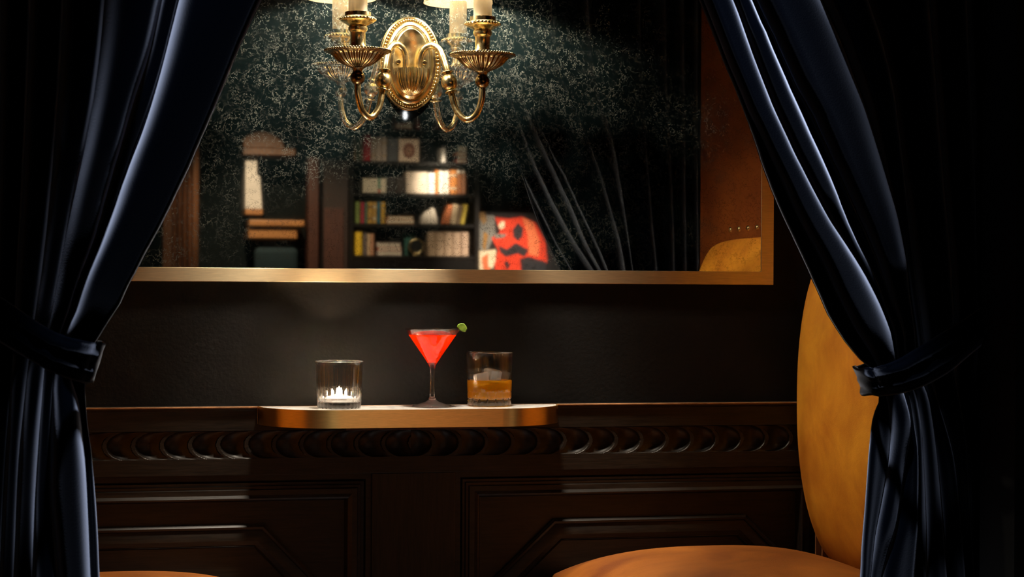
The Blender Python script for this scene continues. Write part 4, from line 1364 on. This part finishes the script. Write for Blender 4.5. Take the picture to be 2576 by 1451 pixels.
arc = [(-wd / 2, hh * 0.30)] + [(-wd / 2 + wd * 0.75 * k / 12, hh * (0.42 + 0.55 * math.sin(PI * (0.15 + 0.75 * k / 12)))) for k in range(13)] + [(wd * 0.30, hh * 0.30)]
MB().prism(arc, -0.41, 0.0).build('arch', M['crest_wood'], cr_, smooth=False, bevel=0.006)
MB().box(-wd / 2, wd / 2, -0.41, 0.02, 0, hh * 0.28).build('rail', M['crest_wood'], cr_, smooth=False, bevel=0.004)
simple('chair_back', 640, 750, 622, 760, 9.6, 0.08, plain('slate_blue_upholstery', (0.020, 0.034, 0.040), 0.9, spec=0.1), 'slate blue upholstered chair back in front of the mantel', 'chair', 0.035)
def grounded(name, x0, x1, ytop, d0, depth, mat, label, cat):
    a = mir(x0, ytop, d0); c = mir(x1, ytop, d0)
    o = MB().box(-(c.x - a.x) / 2, (c.x - a.x) / 2, -depth, 0, 0, a.z).build(name, mat, None, smooth=False, bevel=0.006)
    o.location = ((a.x + c.x) / 2, -d0, 0)
    return tag(o, label, cat)
grounded('wooden_post', 776, 802, 395, 9.9, 0.18, M['red_wood'], 'red brown wooden post left of the bookcase in the reflection', 'post')
pd = grounded('cupboard', 804, 876, 400, 10.0, 0.36, wood('maroon_wood', (0.012, 0.006, 0.004), (0.036, 0.015, 0.010), (18, 18, 2), 0.5), 'dim maroon wooden cupboard between the post and the bookcase', 'cupboard')
for k in range(2):
    zz = 0.15 + 0.75 * k
    MB().box(-0.07, 0.07, 0.0002, 0.008, zz, zz + 0.62).build('door_panel', M['red_wood'], pd, smooth=False, bevel=0.004)

# bench added across the room, unseen, to reflect orange into the table's brass edge
bn = thing('added_leather_bench', (1.45, -5.45, 0), 'added low amber leather bench, unseen, reflecting orange in the brass table edge', 'bench')
MB().box(-0.5, 0.5, -0.28, 0.25, 0.0, 0.22).build('plinth', M['dark_wood'], bn, smooth=False, bevel=0.005)
MB().box(-0.52, 0.52, -0.30, 0.30, 0.22, 0.46).build('seat', M['leather'], bn, bevel=0.03, seg=4, smooth=False)
MB().box(-0.52, 0.52, -0.30, -0.12, 0.461, 0.92).build('backrest', M['leather'], bn, bevel=0.04, seg=4, smooth=False)


# globe lamps added out of sight to streak the rounded corners of the brass edge
def streak_lamp(x, y, h, label):
    g = thing('added_globe_lamp', (x, y, 0), label, 'floor lamp', 'added globe lamps for the brass edge')
    MB().lathe([(0.12, 0), (0.12, 0.012), (0.02, 0.03), (0.008, 0.04)], 40).build('base', M['brass'], g, angle=35)
    MB().tube([(0, 0, 0.03), (0, 0, h - 0.08)], 0.008, 14).build('pole', M['brass'], g)
    MB().lathe([(0.008, h - 0.10), (0.03, h - 0.09), (0.035, h - 0.075), (0.02, h - 0.07)], 32).build('holder', M['brass'], g)
    MB().ball((0, 0, h), 0.085, 32, 1, 20).build('globe', M['globe'], g)
M['globe'] = emit('lit_opal_globe', (1.0, 0.86, 0.66), 10)
streak_lamp(0.12, -5.2, 1.35, 'added unseen globe lamp left of the bench, streaking the brass edge')
streak_lamp(2.50, -3.3, 1.35, 'added unseen globe lamp beyond the right curtain, streaking the brass edge')
# a small lit pendant far down the room, a white speck below the sconce
pp_ = mir(1018, 291, 7.0)
pn = thing('pendant_lamp', tuple(pp_), 'tiny white pendant light glinting in the mirror just below the sconce', 'pendant lamp')
MB().lathe([(0.0005, -0.022), (0.008, -0.016), (0.011, 0.0), (0.009, 0.014), (0.005, 0.022), (0.0005, 0.024)], 20).build('bulb', emit('pendant_bulb', (0.9, 0.93, 1.0), 1.5), pn)
MB().tube([(0, 0, 0.022), (0, 0, H - pp_.z - 0.0005)], 0.002, 8).build('cord', M['wick'], pn)
